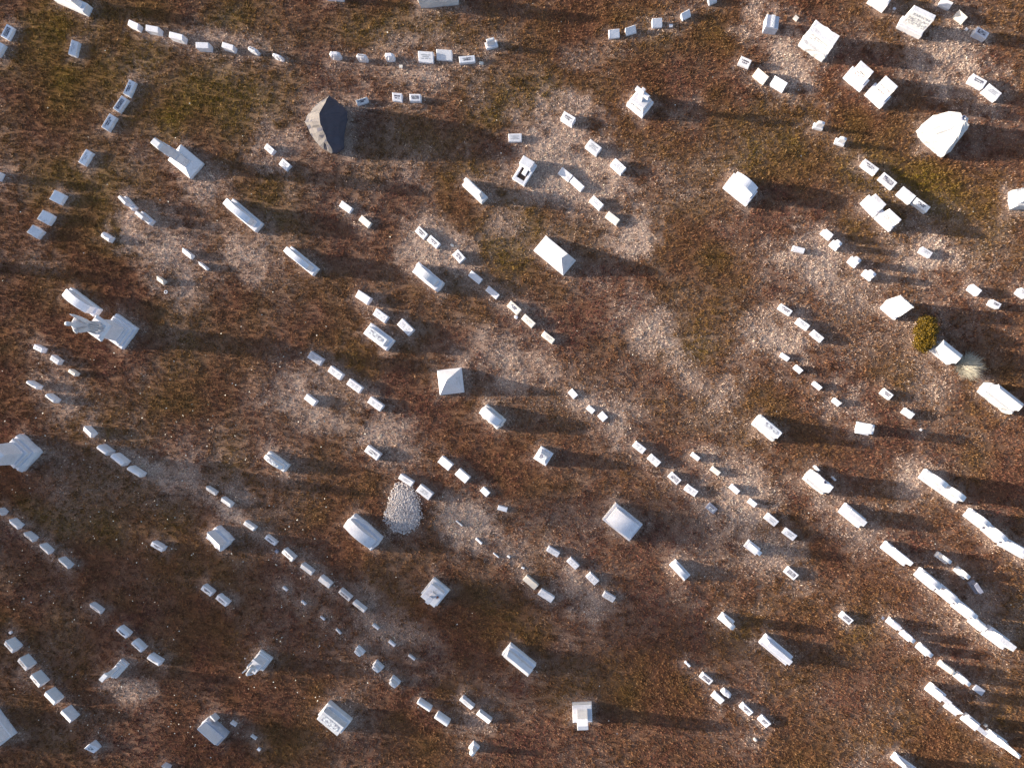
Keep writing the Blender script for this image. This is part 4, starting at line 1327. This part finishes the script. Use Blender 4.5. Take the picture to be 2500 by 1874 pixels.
GREEN = [(230, 130, 240, 150, 0, .8), (560, 230, 190, 120, 0, .7), (900, 60, 300, 60, 0, .8), (1180, 220, 170, 110, 0, .9), (1130, 420, 130, 80, 20, .6), (1620, 110, 150, 90, 0, .5), (1900, 330, 180, 110, 0, .8), (2260, 470, 170, 90, 30, .7), (2300, 90, 60, 90, 0, .3), (200, 470, 190, 90, 10, .6), (2200, 560, 100, 80, 30, .6), (1230, 640, 140, 80, 30, .6), (1330, 560, 110, 70, 20, .5), (1680, 760, 120, 110, 40, .5), (170, 1280, 110, 50, 10, .7), (2440, 560, 70, 120, 0, .7), (700, 460, 100, 60, 20, .5), (1760, 1000, 120, 70, 20, .4), (2080, 560, 60, 60, 0, .4), (330, 220, 160, 110, 0, .6), (1100, 340, 120, 60, 0, .5), (2200, 900, 90, 70, 0, .4)]
def blobs(x, y, lst, wob):
    px, py = x / S + NX, -y / S + NY
    m = np.zeros_like(x)
    for cx, cy, rx, ry, an, s in lst:
        ca, sa = math.cos(R(an)), math.sin(R(an))
        dx, dy = px - cx, py - cy
        a, b = (dx * ca + dy * sa) / (rx * 1.3), (-dx * sa + dy * ca) / (ry * 1.3)
        d = np.sqrt(a * a + b * b) + wob
        m = np.maximum(m, s * np.clip((1.2 - d) / 1.0, 0, 1))
    return m
def masks(x, y):
    wob = (fbm(x, y, 1.1, 40) - .5) * 1.5 + (fbm(x, y, 4.5, 45) - .5) * .9
    dry = blobs(x, y, STRAW, wob)
    n1 = fbm(x, y, .35, 60)
    n2 = fbm(x, y, 1.6, 70)
    px = x / S + NX
    general = np.clip(.05 + .26 * (n1 - .45) * 3 + .08 * np.clip((px - 900) / 1200, 0, 1), 0, .40) * (.2 + 1.5 * n2)
    st = fbm(x * .80 - y * .60, (x * .60 + y * .80) * 5.0, .35, 95)
    mid = blobs(x, y, [(1350, 650, 700, 330, 35, 1), (1950, 900, 420, 330, 0, .9), (700, 1050, 330, 160, 0, .6), (1750, 1400, 380, 160, 20, .6)], (n1 - .5) * .8)
    general = general + mid * (.02 + .26 * np.clip(st * 1.7 - .45, 0, 1)) * (.4 + 1.1 * n2)
    n3 = fbm(x, y, 3.2, 75)
    dry = dry * np.clip(.25 + 1.5 * n2 * (.5 + n3), 0, 1)
    # wear and clippings gather round the feet of the stones
    near = np.zeros_like(x)
    for fx, fy, frz, L_, W_ in FOOT:
        i = (np.abs(x - fx) < 1.6) & (np.abs(y - fy) < 1.6)
        if not i.any(): continue
        ca, sa = math.cos(frz), math.sin(frz)
        u = np.abs((x[i] - fx) * ca + (y[i] - fy) * sa) - L_ / 2
        v = np.abs(-(x[i] - fx) * sa + (y[i] - fy) * ca) - W_ / 2
        d = np.maximum(np.maximum(u, v), 0)
        near[i] = np.maximum(near[i], np.clip(1 - d / .45, 0, 1) * .5)
    dry = np.clip(np.maximum(dry, near * (.3 + 1.1 * n2)) + general, 0, 1)
    gr = np.clip(blobs(x, y, GREEN, (fbm(x, y, .5, 80) - .5) * 1.6) * 1.0 + (fbm(x, y, .45, 90) - .5) * 1.3 + .12, 0, 1) * (1 - .75 * dry)
    return dry, gr
BROWN = np.array([.205, .092, .046]); REDB = np.array([.185, .070, .056]); OLIVE = np.array([.190, .120, .018]); STRAWC = np.array([.80, .60, .50]); TANC = np.array([.40, .235, .125])
def turf_colour(x, y, dry, gr, rnd1, rnd2, tuft, tuft2):
    r = np.clip(fbm(x, y, .6, 130) * 2.2 - .6, 0, 1)[:, None]
    c = BROWN * (1 - r) + REDB * r
    c = c * (1 - gr[:, None]) + OLIVE * gr[:, None]
    # share of pale blades grows with dryness, tuft by tuft
    q = .7 * rnd1 + .3 * tuft
    pale = np.clip((-.02 + .86 * dry - q) / .16 + .5, 0, 1)[:, None]
    tan = (rnd1 > .72)[:, None]
    c = np.where(tan, c * .5 + TANC * .5, c)
    c = c * (1 - pale) + STRAWC * (.62 + .38 * dry[:, None]) * pale
    # dead black thatch in between
    c = c * np.where(tuft > .80, .55, 1.0)[:, None]
    c = c * (.50 + .75 * rnd2[:, None]) * (.78 + .5 * tuft2[:, None])
    return np.clip(c, 0, .85)

X0, X1, Y0, Y1 = -26.5, 22.0, -18.5, 20.0
def height(x, y):
    return (fbm(x, y, .25, 200, 3) - .5) * .10 + (fbm(x, y, 1.8, 210, 3) - .5) * .04 + (fbm(x, y, 5.5, 230, 2) - .5) * .016
# one sheet to the horizon: fine in the middle, wide outside
st_ = .10
gx = np.concatenate([[-700, -250, -110, -60, -36], np.arange(X0, X1, st_), [32, 60, 110, 250, 700]])
gy = np.concatenate([[-700, -250, -110, -60, -30], np.arange(Y0, Y1, st_), [30, 60, 110, 250, 700]])
XX, YY = np.meshgrid(gx, gy)
fx_, fy_ = XX.ravel(), YY.ravel()
inside = (fx_ > X0 - .1) & (fx_ < X1 + .1) & (fy_ > Y0 - .1) & (fy_ < Y1 + .1)
zz = np.where(inside, height(fx_, fy_), 0) - .035
nxv, nyv = len(gx), len(gy)
idx = np.arange(nxv * nyv).reshape(nyv, nxv)
q = np.stack([idx[:-1, :-1], idx[:-1, 1:], idx[1:, 1:], idx[1:, :-1]], -1).reshape(-1, 4)
me = bpy.data.meshes.new("ground")
me.vertices.add(len(fx_)); me.vertices.foreach_set("co", np.stack([fx_, fy_, zz], 1).astype(np.float32).ravel())
me.loops.add(q.size); me.loops.foreach_set("vertex_index", q.astype(np.int32).ravel())
me.polygons.add(len(q)); me.polygons.foreach_set("loop_start", np.arange(0, q.size, 4, dtype=np.int32)); me.polygons.foreach_set("loop_total", np.full(len(q), 4, dtype=np.int32))
me.polygons.foreach_set("use_smooth", np.ones(len(q), dtype=bool))
me.update(calc_edges=True)
dry, gr = masks(fx_, fy_)
c = BROWN * (1 - gr[:, None]) + OLIVE * gr[:, None]
c = c * .75 * (1 - dry[:, None]) + STRAWC * .7 * dry[:, None]
at = me.attributes.new("turf", 'FLOAT_COLOR', 'POINT')
at.data.foreach_set("color", np.concatenate([c, np.ones((len(c), 1))], 1).astype(np.float32).ravel())
m, t, p = nt("turf_soil")
a = N(t, "ShaderNodeAttribute"); a.attribute_name = "turf"
tc = N(t, "ShaderNodeTexCoord")
n1 = ramp(t, noise(t, tc.outputs["Object"], 22, 5, .7), .3, .7)
c1 = mixc(t, n1, a.outputs["Color"], (0.065, 0.026, 0.020))
t.links.new(c1, p.inputs["Base Color"]); p.inputs["Roughness"].default_value = .95; p.inputs["Specular IOR Level"].default_value = .05
b = N(t, "ShaderNodeBump"); b.inputs["Strength"].default_value = .6; b.inputs["Distance"].default_value = .04
t.links.new(noise(t, tc.outputs["Object"], 30, 5, .7), b.inputs["Height"]); t.links.new(b.outputs[0], p.inputs["Normal"])
gr_o = link("ground", me, m); gr_o["kind"] = "structure"

def grass(name, ntuft, nb, seed):
    rg = np.random.default_rng(seed)
    x = rg.uniform(X0, X1, ntuft); y = rg.uniform(Y0, Y1, ntuft)
    keep = np.ones(ntuft, bool)
    for fx, fy, frz, L_, W_ in FOOT:
        i = np.where((np.abs(x - fx) < L_) & (np.abs(y - fy) < L_))[0]
        ca, sa = math.cos(frz), math.sin(frz)
        u = np.abs((x[i] - fx) * ca + (y[i] - fy) * sa) - L_ / 2
        v = np.abs(-(x[i] - fx) * sa + (y[i] - fy) * ca) - W_ / 2
        keep[i[(u < .035) & (v < .035)]] = False
    x, y = x[keep], y[keep]
    n = len(x)
    dry, gr = masks(x, y)
    clump = fbm(x, y, 4.5, 300, 3)
    tuft = np.clip((clump - .5) * 1.5 + .5 + rg.normal(0, .20, n), 0, 1)
    ht = (.022 + .055 * np.clip(clump * 2.4 - .7, 0, 1)) * (1 - .45 * dry)
    tuft2 = np.clip(fbm(x, y, 9.0, 330, 2) * 1.8 - .4, 0, 1) * .6 + .4 * rg.random(n)
    x, y, ht, dry, gr, tuft, tuft2 = [np.repeat(k, nb) for k in (x, y, ht, dry, gr, tuft, tuft2)]
    k = len(x)
    az = rg.uniform(0, 2 * math.pi, k)
    x = x + rg.normal(0, .028, k); y = y + rg.normal(0, .028, k)
    ln = ht * rg.uniform(.7, 1.5, k)
    lean = rg.uniform(.25, 1.35, k)
    hx, hz = ln * np.sin(lean) * 1.25, ln * np.cos(lean) + .008
    wd = rg.uniform(.006, .0135, k)
    bz = height(x, y) - .04
    ca, sa = np.cos(az), np.sin(az)
    v = np.empty((k, 3, 3), np.float32)
    v[:, 0] = np.stack([x - sa * wd, y + ca * wd, bz], 1)
    v[:, 1] = np.stack([x + sa * wd, y - ca * wd, bz], 1)
    v[:, 2] = np.stack([x + ca * hx, y + sa * hx, bz + .02 + hz], 1)
    me = np_mesh(name, v.reshape(-1, 3), 3, k)
    c = turf_colour(x, y, dry, gr, rg.random(k), rg.random(k), tuft, tuft2)
    at = me.attributes.new("tint", 'FLOAT_COLOR', 'POINT')
    c3 = np.repeat(np.concatenate([c, np.ones((k, 1))], 1), 3, axis=0)
    at.data.foreach_set("color", c3.astype(np.float32).ravel())
    m, t, p = nt("grass_blades")
    a = N(t, "ShaderNodeAttribute"); a.attribute_name = "tint"
    t.links.new(a.outputs["Color"], p.inputs["Base Color"])
    p.inputs["Roughness"].default_value = .8
    p.inputs["Specular IOR Level"].default_value = .1
    o = link(name, me, m)
    tag(o, "short brown autumn grass with green and straw patches", "grass", kind="stuff")
grass("grass", 230000, 9, 77)

# fallen leaves and scraps, pale specks strewn over the lawn
rg = np.random.default_rng(5)
n = 520
x = np.concatenate([rg.uniform(-22, -9, 300), rg.uniform(X0, X1, n - 300)]); y = np.concatenate([rg.uniform(-13, 2, 300), rg.uniform(Y0, Y1, n - 300)])
s = rg.uniform(.010, .026, n); az = rg.uniform(0, 6.28, n)
z = height(x, y) + .035
ca, sa = np.cos(az), np.sin(az)
tl = rg.normal(0, .35, (n, 2))
v = np.stack([np.stack([x + ca * s * 1.3, y + sa * s * 1.3, z + tl[:, 0] * s], 1), np.stack([x - sa * s, y + ca * s, z + tl[:, 1] * s], 1), np.stack([x - ca * s * 1.3, y - sa * s * 1.3, z - tl[:, 0] * s], 1), np.stack([x + sa * s, y - ca * s, z - tl[:, 1] * s], 1)], 1).reshape(-1, 3)
o = link("fallen_leaves", np_mesh("fallen_leaves", v, 4, n), flat_mat("dry_pale_leaf", (.72, .68, .62)))
tag(o, "pale fallen leaves strewn over the lawn", "leaves", kind="stuff")

# rows of cut letters are too small to pick apart one by one
for o in bpy.data.objects:
    if o.type == 'MESH' and o.parent and (o.name.startswith("inscription") or o.name.startswith("name_lettering")) and not o.name.startswith("inscription_panel"):
        o["kind"] = "stuff"
